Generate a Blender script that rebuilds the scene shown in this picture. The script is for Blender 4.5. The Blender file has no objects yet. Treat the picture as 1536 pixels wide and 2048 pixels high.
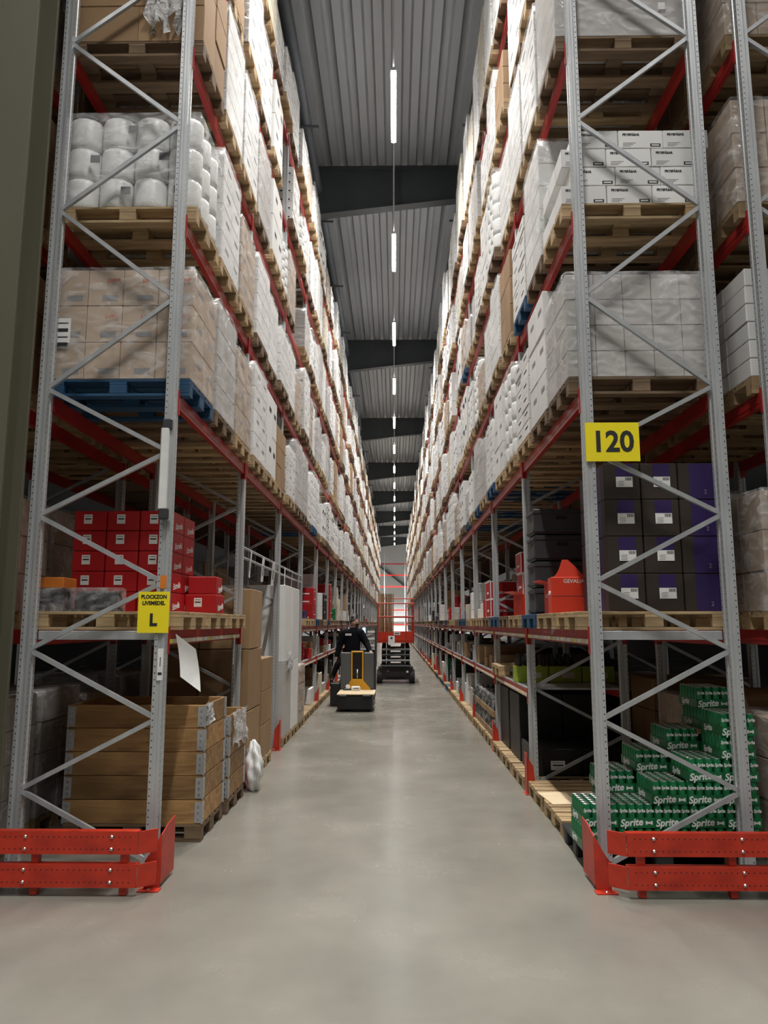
import bpy, bmesh, math, random
from mathutils import Vector, Matrix, Euler

# ------------------------------------------------------------------ camera, world, exposure
SC = bpy.context.scene
COL = SC.collection
H = 1.85                      # camera height
cam_d = bpy.data.cameras.new('camera'); cam = bpy.data.objects.new('camera', cam_d); COL.objects.link(cam)
cam.location = (0, 0, H)
cam.rotation_euler = (math.radians(90 + 8.57), 0, math.radians(0.82))
cam_d.sensor_fit = 'VERTICAL'; cam_d.sensor_height = 36; cam_d.lens = 26.0
cam_d.clip_end = 400
SC.camera = cam
W = bpy.data.worlds.new('world'); SC.world = W; W.use_nodes = True
W.node_tree.nodes['Background'].inputs[0].default_value = (0.55, 0.6, 0.68, 1)
W.node_tree.nodes['Background'].inputs[1].default_value = 0.05
vs = SC.view_settings
vs.view_transform = 'Standard'; vs.look = 'None'; vs.gamma = 1.0; vs.exposure = 0.22
vs.use_curve_mapping = False
AISLE_W = 255.0               # power of one aisle luminaire
CROSS_W = 75.0               # power of one luminaire over the cross aisle in front of the racks

R = random.Random(11)
rad = math.radians
F0, B = 5.8, 2.8              # first rack frame, bay pitch
XL, XR = -1.77, 1.51          # aisle faces of the racks
DEPTH = 1.12
TIERZ = {1: 1.80, 2: 3.72, 3: 5.27, 4: 6.87, 5: 8.43, 6: 9.98}
NB = 29                       # bays in the whole rack
NA, NBB = 3, 11               # bays with every piece built; bays with single loads
ORD = ('first second third fourth fifth sixth seventh eighth ninth tenth eleventh twelfth thirteenth fourteenth fifteenth '
       'sixteenth seventeenth eighteenth nineteenth twentieth').split()
ORD += ['twenty-' + o for o in ORD[:9]] + ['thirtieth', 'thirty-first']
PLACE = ['near', 'middle', 'far']
TIER = {0: 'floor level', 1: 'first tier', 2: 'second tier', 3: 'third tier', 4: 'fourth tier', 5: 'fifth tier', 6: 'top tier'}

# ------------------------------------------------------------------ materials
MATS = {}
def mat(name, c, rough=0.6, metal=0.0, c2=None, scale=(6, 6, 6), bump=0.0, bscale=40, vary=0.0, coat=0.0, dist=0.0, detail=4, lo=0.3, hi=0.7, spec=0.5):
    m = bpy.data.materials.new(name); m.use_nodes = True
    nt = m.node_tree; N = nt.nodes; L = nt.links
    p = N['Principled BSDF']
    p.inputs['Roughness'].default_value = rough; p.inputs['Metallic'].default_value = metal
    p.inputs['Coat Weight'].default_value = coat; p.inputs['Specular IOR Level'].default_value = spec
    tc = N.new('ShaderNodeTexCoord')
    mp = N.new('ShaderNodeMapping'); L.new(tc.outputs['Object'], mp.inputs[0]); mp.inputs['Scale'].default_value = scale
    no = N.new('ShaderNodeTexNoise'); no.inputs['Scale'].default_value = 1.0; no.inputs['Detail'].default_value = detail
    no.inputs['Distortion'].default_value = dist
    L.new(mp.outputs[0], no.inputs[0])
    mr = N.new('ShaderNodeMapRange'); mr.inputs[1].default_value = lo; mr.inputs[2].default_value = hi
    L.new(no.outputs[0], mr.inputs[0])
    mx = N.new('ShaderNodeMix'); mx.data_type = 'RGBA'
    c2 = c2 or tuple(v * 0.86 for v in c)
    mx.inputs[6].default_value = (*c, 1); mx.inputs[7].default_value = (*c2, 1)
    L.new(mr.outputs[0], mx.inputs[0])
    out = mx.outputs[2]
    if vary:
        oi = N.new('ShaderNodeObjectInfo')
        m2 = N.new('ShaderNodeMapRange'); m2.inputs[3].default_value = 1 - vary; m2.inputs[4].default_value = 1 + vary * 0.5
        L.new(oi.outputs['Random'], m2.inputs[0])
        hs = N.new('ShaderNodeHueSaturation'); L.new(out, hs.inputs['Color']); L.new(m2.outputs[0], hs.inputs['Value'])
        out = hs.outputs[0]
    L.new(out, p.inputs['Base Color'])
    if bump:
        n2 = N.new('ShaderNodeTexNoise'); n2.inputs['Scale'].default_value = bscale; n2.inputs['Detail'].default_value = 3
        L.new(tc.outputs['Object'], n2.inputs[0])
        bp = N.new('ShaderNodeBump'); bp.inputs['Strength'].default_value = bump; bp.inputs['Distance'].default_value = 0.01
        L.new(n2.outputs[0], bp.inputs['Height']); L.new(bp.outputs[0], p.inputs['Normal'])
    MATS[name] = m
    return m

def emis(name, c, s):
    m = bpy.data.materials.new(name); m.use_nodes = True
    p = m.node_tree.nodes['Principled BSDF']
    p.inputs['Base Color'].default_value = (*c, 1); p.inputs['Emission Color'].default_value = (*c, 1)
    p.inputs['Emission Strength'].default_value = s
    MATS[name] = m

mat('galv', (0.55, 0.57, 0.58), 0.38, 0.4, (0.43, 0.45, 0.47), (9, 9, 3), 0.08, 60)
mat('galv_dark', (0.24, 0.25, 0.26), 0.5, 0.5)
mat('red_beam', (0.42, 0.022, 0.018), 0.38, 0, (0.30, 0.015, 0.013), (3, 3, 3), coat=0.1)
mat('red_guard', (0.54, 0.036, 0.015), 0.42, 0, (0.38, 0.024, 0.011), (5, 5, 7), 0.15, 25, lo=0.42, hi=0.72)
mat('wood', (0.52, 0.38, 0.21), 0.75, 0, (0.32, 0.215, 0.11), (3, 22, 22), 0.25, 50, vary=0.3)
mat('wood_dark', (0.23, 0.15, 0.085), 0.8, 0, (0.13, 0.085, 0.05), (3, 22, 22), 0.25, 50, vary=0.3)
mat('wood_collar', (0.47, 0.27, 0.105), 0.68, 0, (0.22, 0.115, 0.042), (1.4, 9, 11), 0.2, 40, vary=0.42, dist=1.2)
mat('plywood', (0.74, 0.60, 0.40), 0.6, 0, (0.66, 0.52, 0.33), (2, 12, 12))
mat('blue_pallet', (0.016, 0.085, 0.19), 0.6, 0, (0.012, 0.06, 0.13), (3, 10, 10), 0.15, 40, vary=0.2)
mat('plastic_pallet', (0.025, 0.028, 0.03), 0.5)
mat('white_box', (0.80, 0.80, 0.79), 0.55, 0, (0.74, 0.74, 0.73), (4, 4, 4), vary=0.1)
mat('grey_box', (0.50, 0.48, 0.465), 0.55, 0, (0.44, 0.42, 0.405), (4, 4, 4), vary=0.1)
mat('cream_box', (0.72, 0.66, 0.52), 0.6, 0, (0.64, 0.58, 0.45), (4, 4, 4), vary=0.15)
mat('brown_box', (0.36, 0.225, 0.115), 0.7, 0, (0.31, 0.19, 0.095), (3, 3, 3), vary=0.14)
mat('tan_box', (0.48, 0.37, 0.28), 0.65, 0, (0.42, 0.32, 0.24), (3, 3, 3), vary=0.1)
mat('red_box', (0.47, 0.008, 0.012), 0.45, 0, (0.40, 0.007, 0.010), (3, 3, 3), vary=0.1)
mat('orange_red', (0.72, 0.05, 0.02), 0.42, 0, (0.62, 0.042, 0.018), (3, 3, 3))
mat('dark_box', (0.036, 0.024, 0.017), 0.6, 0, (0.03, 0.02, 0.014), (3, 3, 3), vary=0.12)
mat('purple', (0.03, 0.012, 0.095), 0.5, 0, (0.026, 0.011, 0.085), (3, 3, 3))
mat('black_box', (0.012, 0.012, 0.013), 0.5)
mat('charcoal', (0.045, 0.048, 0.052), 0.5)
mat('green', (0.012, 0.16, 0.055), 0.38, 0, (0.010, 0.13, 0.045), (8, 8, 8))
mat('can_green', (0.02, 0.27, 0.10), 0.28, 0.2, (0.012, 0.14, 0.05), (30, 30, 14))
mat('lime', (0.34, 0.46, 0.04), 0.5)
mat('steel', (0.72, 0.72, 0.71), 0.28, 0.9)
mat('white_plastic', (0.82, 0.83, 0.82), 0.35)
mat('paper', (0.86, 0.86, 0.84), 0.6)
mat('print', (0.02, 0.02, 0.022), 0.6)
mat('print_grey', (0.25, 0.25, 0.26), 0.6)
mat('print_red', (0.55, 0.06, 0.04), 0.6)
mat('print_white', (0.85, 0.85, 0.83), 0.5)
mat('yellow', (0.95, 0.80, 0.02), 0.4, 0, (0.90, 0.74, 0.02), (3, 3, 3))
mat('truck_yellow', (0.72, 0.36, 0.02), 0.4)
mat('truck_grey', (0.10, 0.105, 0.108), 0.45)
mat('orange', (0.75, 0.22, 0.03), 0.5)
mat('rubber', (0.012, 0.012, 0.012), 0.7)
mat('girder', (0.075, 0.085, 0.092), 0.5, 0, (0.06, 0.068, 0.075), (1, 1, 1))
mat('deck', (0.43, 0.455, 0.48), 0.42, 0.2, (0.37, 0.39, 0.415), (0.6, 0.15, 1), 0.05, 8)
mat('column', (0.12, 0.11, 0.074), 0.6, 0, (0.10, 0.092, 0.062), (2, 2, 0.6), 0.05, 20)
mat('wall', (0.62, 0.65, 0.68), 0.6)
mat('wall_side', (0.16, 0.165, 0.17), 0.7)  # shade put into the side wall colour, keeping rack interiors dark
mat('pipe', (0.13, 0.145, 0.165), 0.5, 0.2)
mat('skin', (0.42, 0.25, 0.18), 0.5)
mat('navy', (0.005, 0.006, 0.010), 0.9, spec=0.15)
mat('trousers', (0.004, 0.004, 0.005), 0.9, spec=0.15)
mat('hair', (0.012, 0.009, 0.007), 0.7)
emis('led', (1.0, 0.98, 0.95), 30.0)
emis('screen', (0.45, 0.8, 0.9), 1.6)

# floor: polished concrete
def floor_mat():
    m = mat('concrete', (0.275, 0.262, 0.225), 0.36, 0, (0.19, 0.182, 0.155), (0.7, 0.45, 0.7), detail=8, lo=0.32, hi=0.68)
    nt = m.node_tree; N = nt.nodes; L = nt.links; p = N['Principled BSDF']
    tc = next(n for n in N if n.type == 'TEX_COORD')
    base = p.inputs['Base Color'].links[0].from_socket
    n2 = N.new('ShaderNodeTexNoise'); n2.inputs['Scale'].default_value = 1.3; n2.inputs['Detail'].default_value = 7; n2.inputs['Roughness'].default_value = 0.6
    L.new(tc.outputs['Object'], n2.inputs[0])
    r2 = N.new('ShaderNodeMapRange'); r2.inputs[1].default_value = 0.3; r2.inputs[2].default_value = 0.7; r2.inputs[3].default_value = 0.9; r2.inputs[4].default_value = 1.08
    L.new(n2.outputs[0], r2.inputs[0])
    hs = N.new('ShaderNodeHueSaturation'); L.new(base, hs.inputs['Color']); L.new(r2.outputs[0], hs.inputs['Value'])
    # scuffs: thin dark tyre streaks along the aisle
    mp = N.new('ShaderNodeMapping'); mp.inputs['Scale'].default_value = (1.6, 0.5, 1); mp.inputs['Rotation'].default_value = (0, 0, 0.12)
    L.new(tc.outputs['Object'], mp.inputs[0])
    n3 = N.new('ShaderNodeTexNoise'); n3.inputs['Scale'].default_value = 0.5; n3.inputs['Detail'].default_value = 2; L.new(mp.outputs[0], n3.inputs[0])
    r3 = N.new('ShaderNodeMapRange'); r3.inputs[1].default_value = 0.60; r3.inputs[2].default_value = 0.78; r3.inputs[3].default_value = 1.0; r3.inputs[4].default_value = 0.8
    L.new(n3.outputs[0], r3.inputs[0])
    h2 = N.new('ShaderNodeHueSaturation'); L.new(hs.outputs[0], h2.inputs['Color']); L.new(r3.outputs[0], h2.inputs['Value'])
    L.new(h2.outputs[0], p.inputs['Base Color'])
    r4 = N.new('ShaderNodeMapRange'); r4.inputs[1].default_value = 0.3; r4.inputs[2].default_value = 0.7; r4.inputs[3].default_value = 0.19; r4.inputs[4].default_value = 0.30
    L.new(n2.outputs[0], r4.inputs[0]); L.new(r4.outputs[0], p.inputs['Roughness'])
    bp = N.new('ShaderNodeBump'); bp.inputs['Strength'].default_value = 0.02; bp.inputs['Distance'].default_value = 0.01
    L.new(n2.outputs[0], bp.inputs['Height']); L.new(bp.outputs[0], p.inputs['Normal'])
floor_mat()

def post_mat():               # galvanised post with rows of slots
    m = mat('post', (0.58, 0.60, 0.61), 0.36, 0.35, (0.47, 0.49, 0.51), (9, 9, 2), 0.06, 60)
    nt = m.node_tree; N = nt.nodes; L = nt.links; p = N['Principled BSDF']
    tc = next(n for n in N if n.type == 'TEX_COORD'); base = p.inputs['Base Color'].links[0].from_socket
    sx = N.new('ShaderNodeSeparateXYZ'); L.new(tc.outputs['Object'], sx.inputs[0])
    def mth(op, a, b=None):
        n = N.new('ShaderNodeMath'); n.operation = op
        for i, v in enumerate((a, b)):
            if v is None: continue
            if isinstance(v, (int, float)): n.inputs[i].default_value = v
            else: L.new(v, n.inputs[i])
        return n.outputs[0]
    fz = mth('FRACT', mth('DIVIDE', sx.outputs[2], 0.05))
    hz = mth('LESS_THAN', mth('ABSOLUTE', mth('SUBTRACT', fz, 0.5)), 0.1)
    hx = mth('LESS_THAN', mth('ABSOLUTE', mth('ADD', sx.outputs[0], 0.027)), 0.0042)
    hy = mth('LESS_THAN', mth('ABSOLUTE', mth('SUBTRACT', mth('ABSOLUTE', sx.outputs[1]), 0.033)), 0.0045)
    msk = mth('MULTIPLY', hz, mth('MAXIMUM', hx, hy))
    mx = N.new('ShaderNodeMix'); mx.data_type = 'RGBA'; L.new(msk, mx.inputs[0]); L.new(base, mx.inputs[6]); mx.inputs[7].default_value = (0.02, 0.02, 0.02, 1)
    L.new(mx.outputs[2], p.inputs['Base Color'])
post_mat()

def wrap_mat(name, tint, fac, rough, scale, strength):
    m = bpy.data.materials.new(name); m.use_nodes = True
    nt = m.node_tree; N = nt.nodes; L = nt.links
    p = N['Principled BSDF']; out = N['Material Output']
    p.inputs['Base Color'].default_value = (*tint, 1); p.inputs['Roughness'].default_value = rough; p.inputs['Specular IOR Level'].default_value = 0.9
    tr = N.new('ShaderNodeBsdfTransparent'); mx = N.new('ShaderNodeMixShader')
    tc = N.new('ShaderNodeTexCoord'); mp = N.new('ShaderNodeMapping'); mp.inputs['Scale'].default_value = scale
    mp.inputs['Rotation'].default_value = (0.25, 0.2, 0.1)
    oi = N.new('ShaderNodeObjectInfo'); va = N.new('ShaderNodeVectorMath'); va.operation = 'ADD'
    L.new(tc.outputs['Object'], va.inputs[0]); L.new(oi.outputs['Location'], va.inputs[1]); L.new(va.outputs[0], mp.inputs[0])
    n = N.new('ShaderNodeTexNoise'); n.inputs['Scale'].default_value = 1; n.inputs['Detail'].default_value = 5; n.inputs['Distortion'].default_value = 1.6
    L.new(mp.outputs[0], n.inputs[0])
    r = N.new('ShaderNodeMapRange'); r.inputs[1].default_value = 0.45; r.inputs[2].default_value = 0.75; r.inputs[3].default_value = fac; r.inputs[4].default_value = min(1, fac + 0.45)
    L.new(n.outputs[0], r.inputs[0]); L.new(r.outputs[0], mx.inputs[0])
    bp = N.new('ShaderNodeBump'); bp.inputs['Strength'].default_value = strength; bp.inputs['Distance'].default_value = 0.03
    L.new(n.outputs[0], bp.inputs['Height']); L.new(bp.outputs[0], p.inputs['Normal'])
    L.new(tr.outputs[0], mx.inputs[1]); L.new(p.outputs[0], mx.inputs[2]); L.new(mx.outputs[0], out.inputs[0])
    MATS[name] = m
wrap_mat('wrap', (0.86, 0.87, 0.88), 0.07, 0.16, (4, 4, 8), 0.5)
wrap_mat('wrap_loose', (0.88, 0.89, 0.90), 0.5, 0.15, (14, 14, 14), 1.0)

# ------------------------------------------------------------------ mesh helpers
class MB:
    def __init__(s): s.v = []; s.f = []; s.m = []; s.mats = []
    def mi(s, m):
        if m not in s.mats: s.mats.append(m)
        return s.mats.index(m)
    def poly(s, pts, faces, m):
        o = len(s.v); k = s.mi(m); s.v += [tuple(p) for p in pts]
        s.f += [tuple(i + o for i in f) for f in faces]; s.m += [k] * len(faces); return s
    def box(s, c, d, m, rz=0, M=None):
        x, y, z = (v / 2 for v in d)
        pts = [Vector((a * x, b * y, e * z)) for e in (-1, 1) for b in (-1, 1) for a in (-1, 1)]
        if rz: pts = [Matrix.Rotation(rz, 3, 'Z') @ p for p in pts]
        if M: pts = [M @ p for p in pts]
        pts = [p + Vector(c) for p in pts]
        return s.poly(pts, [(0, 2, 3, 1), (4, 5, 7, 6), (0, 1, 5, 4), (2, 6, 7, 3), (0, 4, 6, 2), (1, 3, 7, 5)], m)
    def cham(s, c, d, m, e=0.006):    # chamfered box
        x, y, z = (v / 2 for v in d); pts = []; idx = {}
        for sx in (-1, 1):
            for sy in (-1, 1):
                for sz in (-1, 1):
                    for ax in range(3):
                        q = [sx * (x - e), sy * (y - e), sz * (z - e)]; q[ax] = (sx * x, sy * y, sz * z)[ax]
                        idx[(sx, sy, sz, ax)] = len(pts); pts.append(Vector(q) + Vector(c))
        F = []
        for ax in range(3):
            o = [a for a in range(3) if a != ax]
            for sg in (-1, 1):
                cyc = []
                for a, b in ((-1, -1), (1, -1), (1, 1), (-1, 1)):
                    k = [0, 0, 0]; k[ax] = sg; k[o[0]] = a; k[o[1]] = b; cyc.append(idx[(*k, ax)])
                F.append(tuple(cyc))
        for ax in range(3):               # edges along ax
            o = [a for a in range(3) if a != ax]
            for a in (-1, 1):
                for b in (-1, 1):
                    q = []
                    for t, fa in ((-1, o[0]), (1, o[0]), (1, o[1]), (-1, o[1])):
                        k = [0, 0, 0]; k[ax] = t; k[o[0]] = a; k[o[1]] = b; q.append(idx[(*k, fa)])
                    F.append(tuple(q))
        for sx in (-1, 1):
            for sy in (-1, 1):
                for sz in (-1, 1): F.append(tuple(idx[(sx, sy, sz, a)] for a in range(3)))
        return s.poly(pts, F, m)
    def bar(s, a, b, w, h, m):            # rectangular bar from a to b
        a, b = Vector(a), Vector(b); d = b - a
        q = d.to_track_quat('Z', 'X' if abs(d.normalized().x) < 0.9 else 'Y').to_matrix()
        return s.box((a + b) / 2, (w, h, d.length), m, M=q)
    def tube(s, a, b, r, m, n=8, r2=None, caps=True):
        a, b = Vector(a), Vector(b); d = b - a; q = d.to_track_quat('Z', 'Y').to_matrix(); r2 = r if r2 is None else r2
        pts = [a + q @ Vector((r * math.cos(t * 2 * math.pi / n), r * math.sin(t * 2 * math.pi / n), 0)) for t in range(n)]
        pts += [b + q @ Vector((r2 * math.cos(t * 2 * math.pi / n), r2 * math.sin(t * 2 * math.pi / n), 0)) for t in range(n)]
        F = [(i, (i + 1) % n, n + (i + 1) % n, n + i) for i in range(n)]
        if caps: F += [tuple(range(n))[::-1], tuple(range(n, 2 * n))]
        return s.poly(pts, F, m)
    def lathe(s, prof, c, m, n=12):       # prof: (r, z) from bottom to top
        pts = []; F = []
        for r, z in prof:
            pts += [(c[0] + r * math.cos(t * 2 * math.pi / n), c[1] + r * math.sin(t * 2 * math.pi / n), c[2] + z) for t in range(n)]
        for k in range(len(prof) - 1):
            F += [(k * n + i, k * n + (i + 1) % n, (k + 1) * n + (i + 1) % n, (k + 1) * n + i) for i in range(n)]
        F += [tuple(range(n))[::-1], tuple(range((len(prof) - 1) * n, len(prof) * n))]
        return s.poly(pts, F, m)
    def prism(s, prof, a, b, m):          # prof in local XY of the plane at z; a,b = z range
        n = len(prof); pts = [(x, y, a) for x, y in prof] + [(x, y, b) for x, y in prof]
        F = [(i, (i + 1) % n, n + (i + 1) % n, n + i) for i in range(n)] + [tuple(range(n))[::-1], tuple(range(n, 2 * n))]
        return s.poly(pts, F, m)
    def mesh(s, name, smooth=False):
        me = bpy.data.meshes.new(name); me.from_pydata(s.v, [], s.f)
        for k in s.mats: me.materials.append(MATS[k])
        me.polygons.foreach_set('material_index', s.m)
        bm = bmesh.new(); bm.from_mesh(me); bmesh.ops.recalc_face_normals(bm, faces=bm.faces); bm.to_mesh(me); bm.free()
        if smooth: me.polygons.foreach_set('use_smooth', [True] * len(me.polygons))
        me.update(); return me

def ob(name, me, parent=None, loc=(0, 0, 0), rot=(0, 0, 0)):
    o = bpy.data.objects.new(name, me); COL.objects.link(o); o.location = loc; o.rotation_euler = rot
    if parent is not None: o.parent = parent
    return o
def tag(o, label, cat, group=None):
    o['label'] = label; o['category'] = cat
    if group: o['group'] = group
    return o
def thing(name, label, cat, loc=(0, 0, 0), rz=0.0, group=None):
    o = ob(name, None, None, loc, (0, 0, rz)); o.empty_display_size = 0.1
    return tag(o, label, cat, group)
def struct(name, me, loc=(0, 0, 0), label=None):
    o = ob(name, me, None, loc); o['kind'] = 'structure'
    if label: o['label'] = label
    return o
CACHE = {}
def cached(key, fn):
    if key not in CACHE: CACHE[key] = fn()
    return CACHE[key]

def text_mesh(s, size, m, shear=0.0, bold=0.0, sx=1.0, align='CENTER'):
    def mk():
        cu = bpy.data.curves.new('t', 'FONT'); cu.body = s; cu.size = size; cu.align_x = align; cu.align_y = 'CENTER'
        cu.shear = shear; cu.offset = bold; cu.extrude = 0.0006; cu.resolution_u = 3
        o = bpy.data.objects.new('t', cu); COL.objects.link(o); dg = bpy.context.evaluated_depsgraph_get()
        me = bpy.data.meshes.new_from_object(o.evaluated_get(dg)); bpy.data.objects.remove(o); bpy.data.curves.remove(cu)
        if sx != 1.0:
            for v in me.vertices: v.co.x *= sx
        me.materials.clear(); me.materials.append(MATS[m]); me.name = 'lettering'
        return me
    return cached(('t', s, size, m, shear, bold, sx, align), mk)
FRONT = (rad(90), 0, 0)               # faces the camera (-Y)
RIGHTF = (rad(90), 0, rad(90))        # faces +X
LEFTF = (rad(90), 0, rad(-90))        # faces -X
BACKF = (rad(90), 0, rad(180))

def plate(w, h, m, t=0.002): return cached(('plate', w, h, m, t), lambda: MB().box((0, 0, 0), (w, h, t), m).mesh('plate'))

# ------------------------------------------------------------------ shell of the hall
YE = 104.0
struct('floor', MB().box((0, 45, -0.1), (30, 130, 0.2), 'concrete').mesh('floor'), label='polished grey concrete floor')
struct('wall_far', MB().box((0, YE + 3, 7), (30, 0.3, 14), 'wall').mesh('wall'), label='pale far end wall')
struct('wall_left', MB().box((-14, 45, 7), (0.3, 124, 14), 'wall_side').mesh('wall'))
struct('wall_right', MB().box((14, 45, 7), (0.3, 124, 14), 'wall_side').mesh('wall'))
struct('wall_back', MB().box((0, -16, 7), (30, 0.3, 14), 'wall').mesh('wall'))
ceil_ = struct('ceiling', MB().box((0, 45, 13.95), (30, 124, 0.2), 'deck').mesh('roof'), label='trapezoidal steel roof deck')
def deck_mesh():
    mb = MB(); pts = []; x = -4.8; z1, z0 = 13.83, 13.69
    prof = []
    while x < 4.8:
        prof += [(x, z0), (x + 0.17, z0), (x + 0.215, z1), (x + 0.355, z1)]; x += 0.40
    for y in (-6.0, 6.0): pts += [(px, y, pz) for px, pz in prof]
    n = len(prof)
    mb.poly(pts, [(i, i + 1, n + i + 1, n + i) for i in range(n - 1)], 'deck')
    me = mb.mesh('deck_sheet'); return me
GY = [5.9 + 12 * k for k in range(-1, 9)]         # roof girders
dm = deck_mesh()
for k, y in enumerate(GY): ob('deck_sheet', dm, ceil_, (0, y + 6, 0))
def girder():
    mb = MB(); xs = (-4.8, 4.8)
    def zb(x): return 12.58 + 0.115 * x
    top = 13.68
    mb.poly([(x, dy, z) for dy in (-0.01, 0.01) for x, z in ((xs[0], zb(xs[0])), (xs[1], zb(xs[1])), (xs[1], top), (xs[0], top))],
            [(0, 1, 2, 3), (7, 6, 5, 4), (0, 4, 5, 1), (1, 5, 6, 2), (2, 6, 7, 3), (3, 7, 4, 0)], 'girder')
    web = mb.mesh('web')
    f = MB(); f.poly([(x, dy, zb(x) + dz) for dy in (-0.14, 0.14) for x, dz in ((xs[0], 0), (xs[1], 0), (xs[1], -0.025), (xs[0], -0.025))],
            [(0, 1, 2, 3), (7, 6, 5, 4), (0, 4, 5, 1), (1, 5, 6, 2), (2, 6, 7, 3), (3, 7, 4, 0)], 'girder')
    fl = f.mesh('flange')
    t = MB().box((0, 0, top - 0.012), (9.6, 0.28, 0.024), 'girder').mesh('flange')
    st = MB().box((0.12, -0.07, (zb(0.12) + top) / 2), (0.02, 0.12, top - zb(0.12) - 0.05), 'girder').mesh('stiffener')
    return web, fl, t, st
GM = girder()
for k, y in enumerate(GY[1:]):
    g = struct('roof_girder', None, (0, y, 0)); g['label'] = 'dark steel roof girder, %s from the camera' % ORD[k]
    for nm, me in zip(('web', 'bottom_flange', 'top_flange', 'stiffener'), GM): ob(nm, me, g)
# sprinkler pipes on hangers along both sides of the roof strip
for sx, w in ((-1, 'left'), (1, 'right')):
    x = -2.0 if sx < 0 else 1.86
    t = thing('sprinkler_pipe', 'dark steel pipe run under the roof above the %s rack' % w, 'pipe', (x, 0, 13.1), group='roof pipes')
    ob('pipe', MB().tube((0, -6, 0), (0, YE, 0), 0.13, 'pipe', 12).mesh('pipe', True), t)
    ob('pipe', MB().tube((sx * 0.32, -6, 0.1), (sx * 0.32, YE, 0.1), 0.05, 'pipe', 8).mesh('pipe', True), t)
    hm = MB().box((0, 0, -0.15), (0.62, 0.045, 0.045), 'pipe').box((0.0, 0, 0.1), (0.02, 0.02, 0.9), 'pipe').mesh('hanger')
    for k in range(26): ob('hanger', hm, t, (0, 3.2 + 4.0 * k, 0.0))
# light line
LZ = 12.32
LX = 0.0
t = thing('light_trunking', 'thin grey lighting rail running along the aisle', 'rail', (LX, 0, LZ))
ob('rail', MB().box((0, 46, 0.06), (0.035, 116, 0.04), 'galv_dark').mesh('rail'), t)
hm = MB().box((0, 0, 0.66), (0.008, 0.008, 1.16), 'galv_dark').mesh('hanger')
for k in range(18): ob('hanger', hm, t, (0, 9.9 + 6.0 * k, 0.08))
def luminaire(label, x, y, rz=0.0, power=AISLE_W, group='aisle luminaires'):
    o = thing('light_fixture', label, 'light', (x, y, LZ), rz, group)
    ob('housing', cached('lumh', lambda: MB().box((0, 0, 0.02), (0.11, 2.12, 0.04), 'white_plastic').mesh('housing')), o)
    ob('diffuser', cached('lumd', lambda: MB().cham((0, 0, -0.025), (0.10, 2.08, 0.05), 'led', 0.012).mesh('diffuser')), o)
    if rz: ob('hanger', cached('lumr', lambda: MB().box((0, .8, .7), (.01, .01, 1.32), 'galv_dark').box((0, -.8, .7), (.01, .01, 1.32), 'galv_dark').mesh('hanger')), o)
    ld = cached(('ld', power), lambda: bpy.data.lights.new('lamp', 'AREA'))
    ld.shape = 'RECTANGLE'; ld.size = 0.12; ld.size_y = 2.1; ld.energy = power; ld.color = (1.0, 0.975, 0.93); ld.spread = rad(108)
    l = bpy.data.objects.new('lamp', ld); COL.objects.link(l); l.parent = o; l.location = (0, 0, -0.06)
for k in range(18):
    y = -4.2 + 6.0 * k
    luminaire(('strip luminaire over the aisle, %s from the camera' % ORD[k - 3]) if k > 2 else 'strip luminaire over the open floor, %s behind the aisle row' % ORD[k], LX, y)
for k, (x, y) in enumerate([(-9, 0.5), (-4.5, 0.5), (4.5, 0.5), (9, 0.5), (-5, -7), (5, -7)]):
    luminaire('strip luminaire above the cross aisle, %s of the row' % ORD[k], x, y, rad(90), CROSS_W, 'cross aisle luminaires')

# ------------------------------------------------------------------ racks: frames, beams, guards
ZTOP = 11.3
def post_mesh():
    h = [(-.04, -.05), (-.016, -.05), (-.010, -.040), (.010, -.040), (.016, -.05), (.04, -.05), (.04, -.02), (.032, -.014), (.032, .014), (.04, .02), (.04, .05),
         (.016, .05), (.010, .040), (-.010, .040), (-.016, .05), (-.04, .05), (-.04, .02), (-.032, .014), (-.032, -.014), (-.04, -.02)]
    return MB().prism(h, 0.008, ZTOP, 'post').mesh('upright_post')
PM = post_mesh()
FOOT = MB().box((0, 0, 0.004), (0.16, 0.16, 0.008), 'galv').mesh('foot_plate')
REAR = [0.61, 1.65, 2.70, 3.75, 5.32, 6.91, 8.50, 10.09]
FRNT = [0.09, 1.13, 2.17, 3.22, 4.53, 6.12, 7.70, 9.30, 10.85]
def brace_meshes():
    out = []; nodes = []
    for i in range(len(REAR)): nodes += [(0, FRNT[i]), (1, REAR[i])]
    nodes.append((0, FRNT[-1]))
    xf, xr = -0.05, -(DEPTH - 0.05)       # front post axis is at x=-0.04 in local coordinates, aisle towards +x
    for (a, za), (b, zb) in zip(nodes, nodes[1:]):
        ax, bx = (xr if a else xf), (xr if b else xf)
        out.append(MB().bar((ax, 0, za), (bx, 0, zb), 0.034, 0.03, 'galv').mesh('brace'))
    return out
BRM = brace_meshes()
def frame(x, y, rz, label, group='upright frames'):
    t = thing('rack_frame', label, 'rack frame', (x, y, 0), rz, group)
    for px in (-0.04, -(DEPTH - 0.04)):
        ob('upright_post', PM, t, (px, 0, 0)); ob('foot_plate', FOOT, t, (px, 0, 0))
    for me in BRM: ob('brace', me, t)
    return t
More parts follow.
